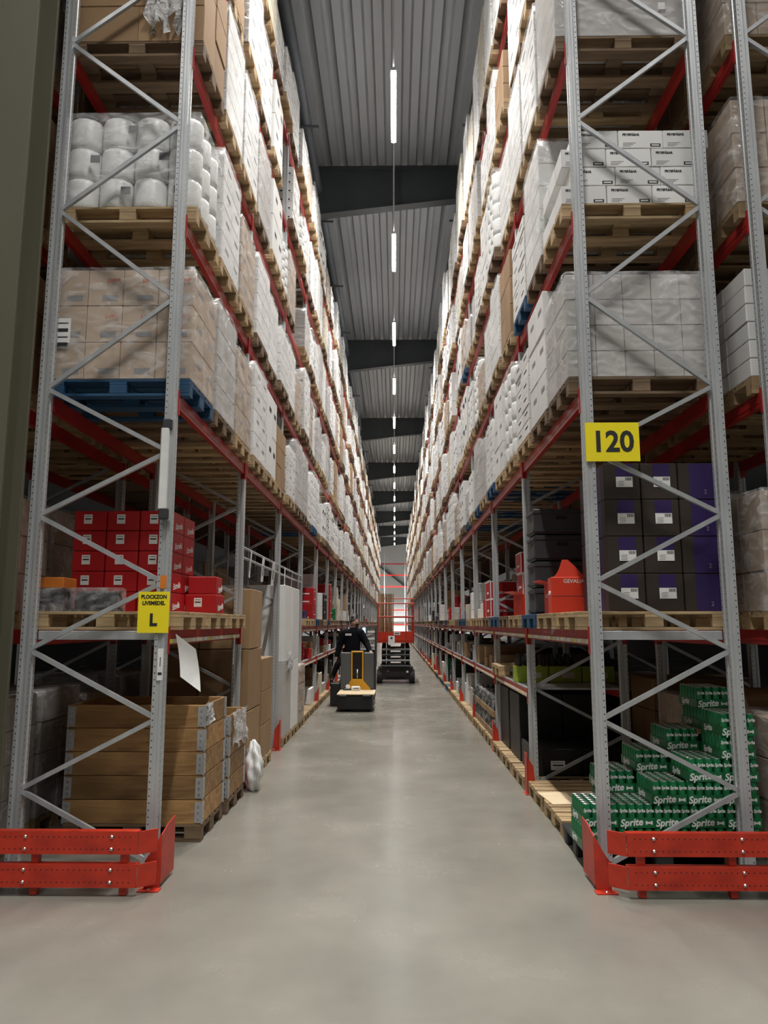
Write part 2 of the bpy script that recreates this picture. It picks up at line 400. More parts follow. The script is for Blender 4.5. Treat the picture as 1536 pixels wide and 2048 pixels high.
def guard_mesh():
    mb = MB()
    mb.box((0.045, 0.0, 0.22), (0.008, 0.15, 0.42), 'red_guard')
    mb.poly([(0.045 - 0.0, -0.075, 0.006), (0.045, -0.075, 0.40), (-0.02, -0.075, 0.30), (-0.05, -0.075, 0.006),
             (0.045, -0.067, 0.006), (0.045, -0.067, 0.40), (-0.02, -0.067, 0.30), (-0.05, -0.067, 0.006)],
            [(0, 1, 2, 3), (7, 6, 5, 4), (0, 4, 5, 1), (1, 5, 6, 2), (2, 6, 7, 3), (3, 7, 4, 0)], 'red_guard')
    mb.box((0.0, -0.03, 0.004), (0.14, 0.16, 0.008), 'red_guard')
    mb.tube((-0.03, -0.09, 0.008), (-0.03, -0.09, 0.025), 0.012, 'galv')
    return mb.mesh('post_guard')
GUARD = guard_mesh()
def beam_mesh(h, L=B - 0.1):
    mb = MB()
    mb.box((0, 0, -h / 2), (0.045, L, h), 'red_beam').box((0.0235, 0, -h * 0.62), (0.004, L, h * 0.2), 'red_beam')
    for s in (-1, 1): mb.box((0.012, s * (L / 2 + 0.012), -h / 2 - 0.02), (0.055, 0.024, h + 0.09), 'red_beam')
    return mb.mesh('rack_beam')
BEAM = beam_mesh(0.12); SHELFB = beam_mesh(0.09)
SIDES = {'left': (XL, 0.0, 1), 'right': (XR, math.pi, -1)}
def beam(side, k, z, rear, tier, me=None):
    X, rz, s = SIDES[side]; x = X - s * (DEPTH - 0.03 if rear else 0.03)
    o = ob('rack_beam', me or BEAM, None, (x, F0 + B * (k + 0.5), z), (0, 0, rz if not rear else rz + math.pi))
    return tag(o, 'red pallet beam on the %s edge, %s bay of the %s rack, %s' % ('back' if rear else 'aisle', ORD[k], side, tier), 'beam', 'red pallet beams')
def yplace(k, p): return F0 + B * k + 0.5 + 0.9 * p
def xplace(side): X, rz, s = SIDES[side]; return X - s * (DEPTH / 2 - 0.03)

far = {}
def stuff(name): return far.setdefault(name, MB())
for side, (X, rz, s) in SIDES.items():
    for k in range(NB + 1):
        frame(X, F0 + B * k, rz, 'galvanised upright frame with zigzag braces, %s along the %s rack' % (ORD[k], side))
        if k and k < 14:
            o = ob('post_guard', GUARD, None, (X + s * 0.012, F0 + B * k - 0.05, 0), (0, 0, 0)); o.scale = (s, 1, 1)
            tag(o, 'red floor guard at the foot of the %s post, %s rack' % (ORD[k], side), 'post guard', 'red post guards')
    for k in range(NB):
        for t in (1, 2, 3, 4, 5, 6):
            if side == 'left' and t == 1 and k in (1, 2): continue
            if k < 11:
                beam(side, k, TIERZ[t], False, TIER[t])
                if k < 5: beam(side, k, TIERZ[t], True, TIER[t])
            else:
                stuff('far_beams_' + side).box((X - s * 0.03, F0 + B * (k + .5), TIERZ[t] - .06), (0.05, B - 0.1, 0.12), 'red_beam')
                stuff('far_beams_' + side).box((X - s * (DEPTH - 0.03), F0 + B * (k + .5), TIERZ[t] - .06), (0.05, B - 0.1, 0.12), 'red_beam')

# ------------------------------------------------------------------ pallets
PB = {}
def pallet_parts(m):
    if m in PB: return PB[m]
    L = []
    tb = {w: MB().cham((0, 0, 0), (1.2, w, 0.022), m, 0.003).mesh('top_board') for w in (0.145, 0.1)}
    cb = MB().box((0, 0, 0), (0.145, 0.8, 0.022), m).mesh('cross_board'); bb = {w: MB().box((0, 0, 0), (1.2, w, 0.022), m).mesh('bottom_board') for w in (0.1, 0.145)}
    bl = {w: MB().cham((0, 0, 0), (0.145, w, 0.078), m, 0.004).mesh('block') for w in (0.1, 0.145)}
    for y, w in ((-.3275, .145), (-.1725, .1), (0, .145), (.1725, .1), (.3275, .145)): L.append(('top_board', tb[w], (0, y, .133)))
    for x in (-.5275, 0, .5275):
        L.append(('cross_board', cb, (x, 0, .111)))
        for y, w in ((-.35, .1), (0, .145), (.35, .1)): L.append(('block', bl[w], (x, y, .061)))
    for y, w in ((-.35, .1), (0, .145), (.35, .1)): L.append(('bottom_board', bb[w], (0, y, .011)))
    PB[m] = L; return L
def pallet_one(m):
    def mk():
        mb = MB()
        for nm, me, c in pallet_parts(m):
            d = [max(v.co[i] for v in me.vertices) * 2 for i in range(3)]; mb.box(c, d, m)
        return mb.mesh('pallet')
    return cached(('pal', m), mk)
def pallet(loc, label, m='wood', full=True, rz=0.0, group='pallets in the racks'):
    if full:
        t = thing('pallet', label, 'pallet', loc, rz, group)
        for nm, me, c in pallet_parts(m): ob(nm, me, t, c)
        return t
    o = ob('pallet', pallet_one(m), None, loc, (0, 0, rz)); return tag(o, label, 'pallet', group)

# ------------------------------------------------------------------ loads
def carton_mesh(w, d, h, m, tape=None, mark=None):
    def mk():
        mb = MB().cham((0, 0, h / 2), (w - 0.004, d - 0.004, h - 0.003), m, 0.006)
        if tape: mb.box((0, 0, h - 0.0005), (w * 0.98, 0.05, 0.002), tape)
        if mark:
            for sg in (-1, 1):
                mb.box((w * 0.14, sg * (d / 2 - 0.0012), h * 0.22), (w * 0.45, 0.001, h * 0.16), mark)
                mb.box((sg * (w / 2 - 0.0012), d * 0.1, h * 0.6), (0.001, d * 0.4, h * 0.12), mark)
        return mb.mesh('carton')
    return cached(('car', round(w, 3), round(d, 3), round(h, 3), m, tape, mark), mk)
def wrap_mesh(w, d, h, seed=0, m='wrap', amp=0.006):
    def mk():
        rr = random.Random(seed); nx, ny, nz = 8, 6, 8
        bm = bmesh.new(); bmesh.ops.create_cube(bm, size=1.0)
        bmesh.ops.subdivide_edges(bm, edges=bm.edges[:], cuts=7, use_grid_fill=True)
        for v in bm.verts:
            x, y, z = v.co
            bulge = 1 + 0.012 * math.sin((z + 0.5) * math.pi)
            edge = (abs(x) > .49) + (abs(y) > .49)
            k = 1.0 - (0.012 if edge == 2 else 0.0)
            v.co = (x * (w + 0.024) * bulge * k, y * (d + 0.024) * bulge * k, (z + 0.5) * (h + 0.014) + 0.002)
            if -0.49 < z: v.co += Vector((rr.uniform(-amp, amp), rr.uniform(-amp, amp), rr.uniform(-amp, amp) if z < .49 else rr.uniform(0, amp * 1.5)))
        for f in [f for f in bm.faces if f.normal.z < -0.9 or all(v.co.z < 0.01 for v in f.verts)]: bm.faces.remove(f)
        me = bpy.data.meshes.new('stretch_wrap'); bm.to_mesh(me); bm.free(); me.materials.append(MATS[m])
        me.polygons.foreach_set('use_smooth', [True] * len(me.polygons)); return me
    return cached(('wrap', round(w, 2), round(d, 2), round(h, 2), seed, m, amp), mk)
# kind: (nx, ny, nz, height, material, wrapped, mark, description)
KINDS = {
 'white4': (4, 2, 4, 1.16, 'white_box', True, 'print_grey', 'white cartons in clear stretch wrap'),
 'white3': (3, 2, 5, 1.22, 'white_box', True, None, 'plain white cartons in shiny film'),
 'white5': (5, 3, 6, 1.05, 'white_box', True, None, 'small white cartons under tight film'),
 'grey4': (4, 2, 4, 1.10, 'grey_box', True, None, 'pale grey cartons in stretch film'),
 'grey5': (5, 2, 4, 0.90, 'grey_box', True, None, 'low pale grey carton load in film'),
 'tall2': (2, 2, 3, 1.18, 'white_box', False, 'print_grey', 'big unwrapped white cartons'),
 'tall3': (3, 2, 2, 1.12, 'white_box', False, 'print', 'tall white printed cartons'),
 'step3': (3, 2, 6, 0.95, 'white_box', False, 'print', 'stacked low white printed cartons'),
 'tan4': (4, 2, 3, 0.97, 'tan_box', True, 'print_grey', 'light brown cartons in clear film'),
 'brown2': (2, 2, 3, 1.08, 'brown_box', False, None, 'large plain brown cartons'),
 'cream3': (3, 3, 4, 1.0, 'cream_box', True, None, 'cream coloured cartons in film'),
 'drum4': (4, 3, 3, 0.87, 'white_plastic', True, None, 'white plastic-wrapped rolls'),
 'drum5': (4, 3, 5, 1.14, 'white_plastic', True, None, 'tall stack of white ribbed rolls'),
 'high3': (3, 2, 6, 1.62, 'white_box', True, None, 'very tall white carton load in film'),
 'high2': (2, 2, 4, 1.5, 'cream_box', True, None, 'very tall cream carton load in film'),
 'greyblock': (1, 1, 1, 1.1, 'grey_box', True, None, 'single grey block under film'),
}
def roll_mesh(w, d, h, m):
    r = min(w, d) / 2 - 0.002
    def mk():
        mb = MB(); mb.lathe([(r * .86, 0), (r * .98, 0.02), (r, 0.06), (r, h - 0.05), (r * .95, h - 0.015), (r * .8, h - 0.002)], (0, 0, 0), m, 14)
        me = mb.mesh('roll', True)
        for v in me.vertices: v.co.x *= w / min(w, d); v.co.y *= d / min(w, d)
        return me
    return cached(('roll', round(w, 3), round(d, 3), round(h, 3), m), mk)
def load(kind, loc, rz, label, full, seed=0, group='pallet loads', lw=1.2, ld=0.8):
    nx, ny, nz, h, m, wr, mark, _ = KINDS[kind]
    w, d, c = lw / nx, ld / ny, h / nz; drum = kind.startswith('drum')
    t = thing('wrapped_load' if wr else 'carton_load', label, 'pallet load', loc, rz, group)
    rr = random.Random(seed)
    if full:
        me = roll_mesh(w, d, c, m) if drum else carton_mesh(w, d, c, m, None, mark)
        for i in range(nx):
            for j in range(ny):
                for q in range(nz):
                    if 0 < i < nx - 1 and 0 < j < ny - 1 and q < nz - 1: continue
                    jx = 0 if wr else rr.uniform(-.006, .006)
                    ob('roll' if drum else 'carton', me, t, (-lw / 2 + w * (i + .5) + jx, -ld / 2 + d * (j + .5), c * q))
    else:
        def mk():
            mb = MB(); r2 = random.Random(kind)
            for i in range(nx):
                for j in range(ny):
                    for q in range(nz):
                        if 0 < i < nx - 1 and 0 < j < ny - 1 and q < nz - 1: continue
                        cx, cy = -lw / 2 + w * (i + .5), -ld / 2 + d * (j + .5)
                        if drum: mb.lathe([(min(w, d) * .46, c * q), (min(w, d) * .49, c * (q + .2)), (min(w, d) * .49, c * (q + .8)), (min(w, d) * .44, c * (q + 1))], (cx, cy, 0), m, 8)
                        else:
                            mb.cham((cx + r2.uniform(-.004, .004), cy, c * (q + .5)), (w - .008, d - .008, c - .006), m, 0.006)
            if mark:
                for j in range(ny):
                    for q in range(nz): mb.box((lw / 2 + .001, -ld / 2 + d * (j + .5), c * (q + .6)), (0.008, d * .4, c * .14), mark)
            return mb.mesh('carton_stack')
        ob('carton_stack', cached(('ls', kind, lw, ld), mk), t)
    if wr: ob('stretch_wrap', wrap_mesh(lw, ld, h, seed % 4), t)
    elif full is True and rr.random() < .5:
        pass
    return t
def label_sheet(par, loc, rot, w=0.16, h=0.2, m='paper', bars=3):
    s = ob('label_sheet', plate(w, h, m), par, loc, rot)
    if bars:
        def mk():
            mb = MB()
            for i in range(bars): mb.box((0, h * (.3 - .28 * i), 0.0014), (w * .75, h * (.05 if i % 2 == 0 else .14), 0.0008), 'print')
            return mb.mesh('print')
        ob('print', cached(('bars', w, h, bars), mk), s)
    return s

POOL = ['white4'] * 5 + ['white3'] * 5 + ['white5'] * 3 + ['grey4'] * 3 + ['grey5'] * 2 + ['tall2'] * 4 + ['tall3'] * 3 + ['step3'] * 3 + ['tan4'] * 2 + ['brown2'] + ['cream3'] + ['drum4'] + ['drum5'] * 2
HIGH = ['high3'] * 4 + ['high2'] + ['white4', 'white3']
FIX = {('left', 0, 2, 0): 'tan4', ('left', 0, 3, 0): 'drum4', ('left', 0, 4, 0): 'brown2', ('right', 0, 2, 0): 'grey5', ('right', 0, 3, 0): None,
       ('right', 0, 4, 0): 'greyblock', ('left', 0, 2, 1): 'grey4', ('left', 0, 2, 2): 'tan4', ('left', 0, 3, 1): 'white4', ('left', 0, 3, 2): 'tan4',
       ('left', 0, 4, 1): 'white3', ('left', 0, 4, 2): 'white4', ('right', 0, 2, 1): 'tall2', ('right', 0, 2, 2): 'step3', ('right', 0, 3, 1): 'white3',
       ('right', 0, 3, 2): 'step3', ('right', 0, 4, 1): 'white4', ('right', 0, 4, 2): 'white3', ('right', 1, 3, 0): 'brown2', ('left', 1, 2, 0): 'white4', ('left', 1, 2, 1): 'tall3',
       ('right', 1, 2, 0): 'drum5', ('right', 1, 2, 1): 'tall2'}
BLUE = {('left', 0, 2, 0), ('right', 0, 3, 2), ('right', 1, 2, 2), ('left', 3, 2, 1), ('right', 2, 2, 1), ('right', 3, 2, 0), ('left', 2, 4, 1), ('right', 3, 4, 0), ('left', 1, 5, 2)}
PALZ = 0.144
for side, (X, rz, s) in SIDES.items():
    xc = xplace(side)
    for k in range(NB):
        for t in (2, 3, 4, 5, 6):
            for p in range(3):
                key = (side, k, t, p); z = TIERZ[t]; y = yplace(k, p)
                kind = FIX.get(key, R.choice(HIGH if (t == 6 and side == 'right') else POOL)); jx, jy = R.uniform(-.02, .02), R.uniform(-.012, .012); jr = R.uniform(-.012, .012)
                pm = 'blue_pallet' if key in BLUE else R.choice(['wood', 'wood_dark']); seed = R.randrange(1000)  # darker wood on half the pallets stands in for shaded undersides
                if key in FIX: jx = jy = jr = 0
                where = '%s bay of %s rack, %s, %s place' % (ORD[k], side, TIER[t], PLACE[p])
                if key not in FIX and R.random() < (.06 if k else .03): continue
                zs = 1.0 if key in FIX else R.choice((1.0, 1.02, .96, .9, .8, .68))
                if key not in FIX: jx += R.uniform(-.03, .03)
                if k < NBB:
                    if k < 6: pallet((xc + jx, y + jy, z), '%s pallet, %s' % ({'wood': 'wooden', 'wood_dark': 'dark wooden', 'blue_pallet': 'blue painted'}[pm], where), pm, k < NA, rz)
                    if kind: load(kind, (xc + jx, y + jy, z + PALZ), rz + jr, '%s, %s' % (KINDS[kind][7], where), k < NA, seed).scale = (1, R.choice((1, 1, .95)) if key not in FIX else 1, zs)
                if k >= 6:
                    q = stuff('far_pallets_' + side); pmx = 'wood' if R.random() < .6 else 'wood_dark'
                    q.box((xc + jx, y + jy, z + .133), (1.2, .8, .022), pmx).box((xc + jx, y + jy, z + .011), (1.2, .8, .02), pmx)
                    for bx in (-.52, 0, .52):
                        for by in (-.35, 0, .35): q.box((xc + jx + bx, y + jy + by, z + .07), (.145, .1, .1), pmx)
                if k >= NBB:
                    if R.random() < .45: kind = R.choice(['cream3', 'tan4', 'cream3', 'brown2', 'white4'])  # extra cream and tan put the warm lamp light into far carton colours
                    nx, ny, nz, h, m, wr, mark, _ = KINDS[kind]; h *= R.uniform(.62, 1.02)
                    q = stuff('far_loads_' + side)
                    for j in range(2):
                        for n in range(3): q.cham((xc + jx + R.uniform(-.015, .015), y + jy + .4 * (j - .5), z + PALZ + h * (n + .5) / 3), (1.19, .39, h / 3 - .006), m, .015)
for nm, (lb, ct) in {'far_beams_': ('red pallet beams at the far end of the %s rack', 'beam'), 'far_pallets_': ('small wooden pallets at the far end of the %s rack', 'pallet'),
           'far_loads_': ('distant pallet loads at the far end of the %s rack', 'pallet load')}.items():
    for side in SIDES:
        o = ob(nm + 'run', far[nm + side].mesh(nm), None); o.name = nm[:-1]; o['kind'] = 'stuff'; tag(o, lb % side, ct)

# ------------------------------------------------------------------ near end of the racks
ROWW = ['bottom', 'second', 'third', 'fourth', 'fifth', 'sixth', 'seventh', 'eighth']
# building column beside the left rack
c = struct('trim_1', None, (-3.02, 5.42, 0), 'olive grey steel building column left of the racks')
ob('flange', MB().cham((0, -0.15, 6.8), (0.32, 0.03, 13.6), 'column', 0.004).mesh('flange'), c)
ob('flange', MB().cham((0, 0.15, 6.8), (0.32, 0.03, 13.6), 'column', 0.004).mesh('flange'), c)
ob('web', MB().box((0, 0, 6.8), (0.03, 0.28, 13.6), 'column').mesh('web'), c)
ob('base_plate', MB().box((0, 0, 0.015), (0.42, 0.42, 0.03), 'column').mesh('base_plate'), c)
# second roof columns far down the aisle
# grey tie bars across the first frames under the first tier
for side, (X, rz, s) in SIDES.items():
    o = ob('tie_bar', MB().cham((0, 0, 0), (DEPTH - 0.16, 0.04, 0.07), 'galv', 0.004).mesh('tie_bar'), None, (X - s * DEPTH / 2, F0 + 0.085, TIERZ[1] - 0.042))
    tag(o, 'grey steel cross bar under the nearest first-tier pallet, %s rack' % side, 'bar', 'cross bars')
# end barriers
def rail_mesh(L):                 # local: x from 0 (aisle end) outwards, bent end piece towards +y
    def mk():
        mb = MB(); h = 0.15; t = 0.012
        mb.box((L / 2, 0, h / 2), (L, t, h), 'red_guard').box((L / 2, 0.03, h - 0.006), (L, 0.06, t), 'red_guard').box((L / 2, 0.03, 0.006), (L, 0.06, t), 'red_guard')
        return mb.mesh('rail')
    return cached(('rail', L), mk)
def rail_end():
    mb = MB(); h = 0.15; a = (-0.006, -0.006); b = (-0.115, 0.075)
    P = [(a[0], a[1], 0), (b[0], b[1], 0), (b[0] + .01, b[1] + .012, 0), (a[0], a[1] + .014, 0)]
    P += [(x, y, h) for x, y, z in P]
    mb.poly(P, [(0, 1, 2, 3), (7, 6, 5, 4), (0, 4, 5, 1), (1, 5, 6, 2), (2, 6, 7, 3), (3, 7, 4, 0)], 'red_guard')
    return mb.mesh('bent_end')
HOLES = {}
def hole_mesh(L):
    mb = MB(); x = 0.05
    while x < L - 0.03:
        for z in (0.035, 0.115): mb.box((x, -0.0065, z), (0.009, 0.002, 0.006), 'print')
        x += 0.038
    return mb.mesh('slot_row')
BOLT = MB().lathe([(0.012, 0), (0.012, 0.005), (0.007, 0.010)], (0, 0, 0), 'steel', 8).mesh('bolt')
REND = rail_end()
for side, s, x0 in (('left', -1, -1.775), ('right', 1, 1.585)):
    L = 2.6
    t = thing('end_barrier', 'red double-rail steel barrier across the foot of the %s rack' % side, 'barrier', (x0, 5.36, 0), 0)
    t.scale = (s, 1, 1)
    for z in (0.062, 0.278):
        r = ob('rail', rail_mesh(L), t, (0, 0, z)); hm_ = HOLES.setdefault(L, None) or hole_mesh(L); HOLES[L] = hm_
        ob('slot_row', hm_, r)['kind'] = 'stuff'
        ob('bent_end', REND, t, (0, 0, z))
        for bx in (0.18, 0.78, 1.38, 1.98):
            for bz in (0.035, 0.115): ob('bolt', BOLT, r, (bx, -0.006, bz), (rad(90), 0, 0))
    for bx in (0.1, 0.72, 1.5, 2.3): ob('barrier_post', MB().box((bx, 0.05, 0.215), (0.05, 0.05, 0.42), 'red_guard').mesh('barrier_post'), t)
    # corner guard
    g = thing('corner_guard', 'red corner guard at the foot of the nearest aisle post, %s rack' % side, 'post guard', (XL if s < 0 else XR, F0, 0), 0, 'red post guards')
    g.scale = (-s, 1, 1)          # local +x towards the aisle
    ob('side_plate', MB().poly([(0.10, -0.26, 0.03), (0.10, 0.06, 0.03), (0.10, 0.06, 0.415), (0.10, -0.10, 0.40), (0.10, -0.26, 0.36), (0.108, -0.26, 0.03), (0.108, 0.06, 0.03), (0.108, 0.06, 0.415), (0.108, -0.10, 0.40), (0.108, -0.26, 0.36)],
       [(0, 1, 2, 3, 4), (9, 8, 7, 6, 5), (0, 5, 6, 1), (1, 6, 7, 2), (2, 7, 8, 3), (3, 8, 9, 4), (4, 9, 5, 0)], 'red_guard').mesh('side_plate'), g)
    ob('front_plate', MB().poly([(0.10, -0.26, 0.0), (0.0, -0.29, 0.0), (0.0, -0.29, 0.19), (0.04, -0.28, 0.25), (0.10, -0.26, 0.36), (0.10, -0.252, 0.0), (0.0, -0.282, 0.0), (0.0, -0.282, 0.19), (0.04, -0.272, 0.25), (0.10, -0.252, 0.36)],
       [(0, 1, 2, 3, 4), (9, 8, 7, 6, 5), (0, 5, 6, 1), (1, 6, 7, 2), (2, 7, 8, 3), (3, 8, 9, 4), (4, 9, 5, 0)], 'red_guard').mesh('front_plate'), g)
    ob('foot_plate', MB().box((0.045, -0.31, 0.004), (0.15, 0.08, 0.008), 'red_guard').mesh('foot_plate'), g)
    ob('bolt', BOLT, g, (0.045, -0.325, 0.008))
# signs and fittings on the first frames
t = thing('bay_sign', 'yellow sheet sign reading 120 on the right rack', 'sign', (1.728, 5.735, 3.272))
ob('sheet', MB().cham((0, 0, 0), (0.425, 0.004, 0.315), 'yellow', 0.001).mesh('sheet'), t)
ob('lettering', text_mesh('120', 0.235, 'print', 0, 0.0062, 0.96), t, (0, -0.0035, -0.005), FRONT)
t = thing('zone_sign', 'yellow sign reading PLOCKZON LIVSMEDEL L on the left rack', 'sign', (-1.862, 5.735, 1.935))
ob('sheet', MB().cham((0, 0, 0), (0.243, 0.004, 0.315), 'yellow', 0.001).mesh('sheet'), t)
for tx, sz, z in (('PLOCKZON', 0.04, 0.118), ('LIVSMEDEL', 0.04, 0.07), ('L', 0.125, -0.062)):
    ob('lettering', text_mesh(tx, sz, 'print', 0, 0.0016 if len(tx) > 1 else 0.006, 0.92), t, (0, -0.0035, z), FRONT)
t = thing('tube_lamp', 'unlit white tube lamp clipped to the left front post', 'lamp', (-1.818, 5.70, 2.70))
ob('tube', MB().cham((0, 0, 0.36), (0.066, 0.05, 0.66), 'white_plastic', 0.01).mesh('tube'), t)
for z in (0.0, 0.72): ob('end_clip', MB().cham((0.01, 0.01, z), (0.075, 0.06, 0.09), 'charcoal', 0.01).mesh('end_clip'), t)
ob('bracket', MB().box((0.045, 0.03, 0.36), (0.03, 0.03, 0.82), 'galv').mesh('bracket'), t)
o = ob('sticker', plate(0.05, 0.1, 'orange'), None, (-1.80, F0 - 0.052, 2.17), FRONT); tag(o, 'orange sticker on the left front post above the yellow sign', 'sticker')
o = ob('post_label', plate(0.045, 0.24, 'paper'), None, (-1.797, F0 - 0.052, 1.54), FRONT); tag(o, 'narrow white arrow label on the left front post', 'label')
ob('print', MB().box((0, 0.02, 0.0015), (0.006, 0.07, 0.001), 'print').box((0, -.07, .0015), (.03, .02, .001), 'print').mesh('print'), o)
def paper_mesh():
    mb = MB(); n = 8; pts = []
    for i in range(n + 1):
        z = -0.33 * i / n; bow = 0.03 * math.sin(i / n * math.pi)
        for x in (0, 1): pts.append((0.02 * i / n + x * 0.15 + 0.03 * i / n, bow + x * 0.05, z - x * 0.12))
    F = [(2 * i, 2 * i + 1, 2 * i + 3, 2 * i + 2) for i in range(n)]
    mb.poly(pts, F, 'paper'); mb.poly([(a, b + 0.002, c_) for a, b, c_ in pts], [f[::-1] for f in F], 'paper')
    return mb.mesh('paper', True)
o = ob('paper_sheet', paper_mesh(), None, (-1.72, F0 + 0.06, 1.77)); tag(o, 'white paper sheet hanging from the left first-tier beam', 'paper')
def tag_strip(x, y, z, h, label, tw=0.05):
    o = ob('hanging_label', MB().box((0, 0, -h / 2), (0.003, tw, h), 'paper').box((0.002, 0, -h * .55), (0.001, tw * .5, h * .4), 'print_grey').mesh('hanging_label'), None, (x, y, z), (R.uniform(-.12, .12), R.uniform(-.05, .12), R.uniform(-.3, .3)))
    tag(o, label, 'label', 'hanging labels')
tag_strip(XL + 0.05, 8.05, 1.72, 0.3, 'white hanging label under the left first-tier beam')

# left rack, bays two and three: raised label rail
for k in (1, 2):
    for z in (2.62, 2.74):
        o = ob('label_rail', MB().tube((0, -1.33, 0), (0, 1.33, 0), 0.016, 'galv', 8).mesh('label_rail', True), None, (XL - 0.02, F0 + B * (k + .5), z))
        tag(o, '%s thin steel label rail, %s bay of the left rack' % ('lower' if z < 2.7 else 'upper', ORD[k]), 'rail')
    for i in range(3):
        tag_strip(XL + 0.012, F0 + B * k + 0.45 + 0.85 * i, 2.73, 0.33, 'white paper strip hanging on the label rail, %s bay, %s strip' % (ORD[k], ORD[i]), 0.09)

# left floor: pallet-collar crates
def collar_parts(n):
    lb = cached('clb', lambda: MB().cham((0, 0, 0), (1.19, 0.02, 0.194), 'wood_collar', 0.003).mesh('collar_board'))
    sb = cached('csb', lambda: MB().cham((0, 0, 0), (0.02, 0.75, 0.194), 'wood_collar', 0.003).mesh('collar_board'))
    def hinge():
        mb = MB()
        mb.box((0.002, 0.025, 0), (0.004, 0.06, 0.17), 'galv').box((-0.03, -0.002, 0), (0.065, 0.004, 0.17), 'galv').tube((0, 0, -0.095), (0, 0, 0.095), 0.009, 'galv', 6)
        for q in (-.05, 0, .05): mb.box((0.006, 0.03, q), (0.006, 0.018, 0.018), 'steel').box((-0.03, -0.006, q), (0.018, 0.006, 0.018), 'steel')
        return mb.mesh('hinge')
    return lb, sb, cached('chi', hinge)
def crate(loc, n, label):
    lb, sb, hg = collar_parts(n)
    for i in range(n):
        t = thing('pallet_collar', 'wooden collar, %s, of the %s' % (ROWW[i] if i < n - 1 else 'topmost', label), 'pallet collar', (loc[0], loc[1], loc[2] + 0.2 * i), 0, 'pallet collars')
        z = 0.099
        for y in (-.385, .385): ob('collar_board', lb, t, (0, y, z))
        for x in (-.59, .59): ob('collar_board', sb, t, (x, 0, z))
        for sx in (-1, 1):
            for sy in (-1, 1):
                h = ob('corner_hinge', hg, t, (sx * .602, sy * .397, z)); h.scale = (sx, -sy, 1)
pallet((-2.265, 7.05, 0), 'wooden pallet under the nearer collar crate, left floor', 'wood_dark'); crate((-2.265, 7.05, PALZ), 5, 'nearer wooden crate on the left floor')
pallet((-2.245, 7.96, 0), 'wooden pallet under the farther collar crate, left floor', 'wood_dark'); crate((-2.245, 7.96, PALZ), 4, 'farther wooden crate on the left floor')
def film_mesh(seed, L, h, drop, sp=0.012):
    rr = random.Random(seed); n = 12; m_ = 8; mb = MB(); pts = []
    for i in range(n + 1):
        for j in range(m_ + 1):
            u, v = i / n, j / m_
            pts.append((rr.uniform(-sp, sp) + 0.02 * math.sin(u * 17 + v * 3), L * (u - .5) + rr.uniform(-sp, sp), -drop * v * (1 - .25 * abs(math.sin(u * 9 + seed))) + rr.uniform(-sp, sp)))
    F = [(i * (m_ + 1) + j, (i + 1) * (m_ + 1) + j, (i + 1) * (m_ + 1) + j + 1, i * (m_ + 1) + j + 1) for i in range(n) for j in range(m_)]
    mb.poly(pts, F, 'wrap_loose'); return mb.mesh('film', True)
o = ob('plastic_film', film_mesh(3, 0.72, 0, 0.42), None, (-1.615, 7.95, 0.97)); tag(o, 'clear film folded over the edge of the farther collar crate', 'film')
o = ob('plastic_film', film_mesh(5, 0.16, 0, 0.22, 0.015), None, (-1.635, 6.72, 1.16)); tag(o, 'scrap of white film hanging on the nearer collar crate', 'film')
def bag_mesh(seed, r, h, m='wrap_loose', squash=1.0):
    rr = random.Random(seed); bm = bmesh.new(); bmesh.ops.create_icosphere(bm, subdivisions=4, radius=1)
    for v in bm.verts:
        c_ = v.co.copy(); a_ = math.atan2(c_.y, c_.x)
        n = 1 + 0.16 * math.sin(a_ * 5 + seed + c_.z * 2.5) + 0.10 * math.sin(a_ * 11 - c_.z * 4 + seed) + 0.07 * math.sin(c_.z * 13 + a_ * 3) + rr.uniform(-.035, .035)
        zz = max(-0.86, c_.z); tp = 1.0 - 0.35 * max(0, c_.z)
        v.co = (c_.x * r * n * squash * tp, c_.y * r * n * tp, (zz + 0.86) / 1.86 * h * (1 + .10 * (n - 1)))
    me = bpy.data.meshes.new('bag'); bm.to_mesh(me); bm.free(); me.materials.append(MATS[m]); me.polygons.foreach_set('use_smooth', [True] * len(me.polygons)); return me
o = ob('plastic_bag', bag_mesh(2, 0.16, 0.55, 'white_plastic', 0.6), None, (-1.60, 8.66, 0.0), (0.0, 0.0, 0.4)); tag(o, 'crumpled white plastic bag on the floor beside brown cartons', 'bag')

# left floor: tall brown and white stacks
def carton(name, dims, m, loc, label, group=None, rz=0.0, mark=None, cat='carton', tape=None):
    o = ob(name, carton_mesh(*dims, m, tape, mark), None, loc, (0, 0, rz)); return tag(o, label, cat, group)
BR = 'big brown cartons, left floor'
pallet((-2.29, 9.13, 0), 'wooden pallet under the big brown cartons, left floor, second bay', 'wood_dark')
for i, zz in enumerate((PALZ, 0.85, 1.555)):
    for j, xx in enumerate((-1.99, -2.59)):
        carton('brown_carton', (0.595, 0.79, 0.70), 'brown_box', (xx, 9.13, zz), 'big brown carton, %s of the %s column, left floor, second bay' % (['lowest', 'middle', 'topmost'][i], ['aisle-side', 'inner'][j]), BR, R.uniform(-.01, .01), tape='tan_box')
pallet((-2.29, 10.05, 0), 'wooden pallet under the smaller brown cartons, left floor, second bay', 'wood')
for i in range(3):
    for j, yy in enumerate((9.85, 10.25)):
        for q, xx in enumerate((-1.99, -2.59)):
            carton('brown_carton', (0.59, 0.39, 0.42), 'brown_box', (xx, yy, PALZ + .42 * i), 'smaller brown carton, %s layer, %s and %s side, second bay' % (['bottom', 'middle', 'top'][i], ['near', 'far'][j], ['aisle', 'inner'][q]), 'smaller brown cartons, left floor', tape='tan_box')
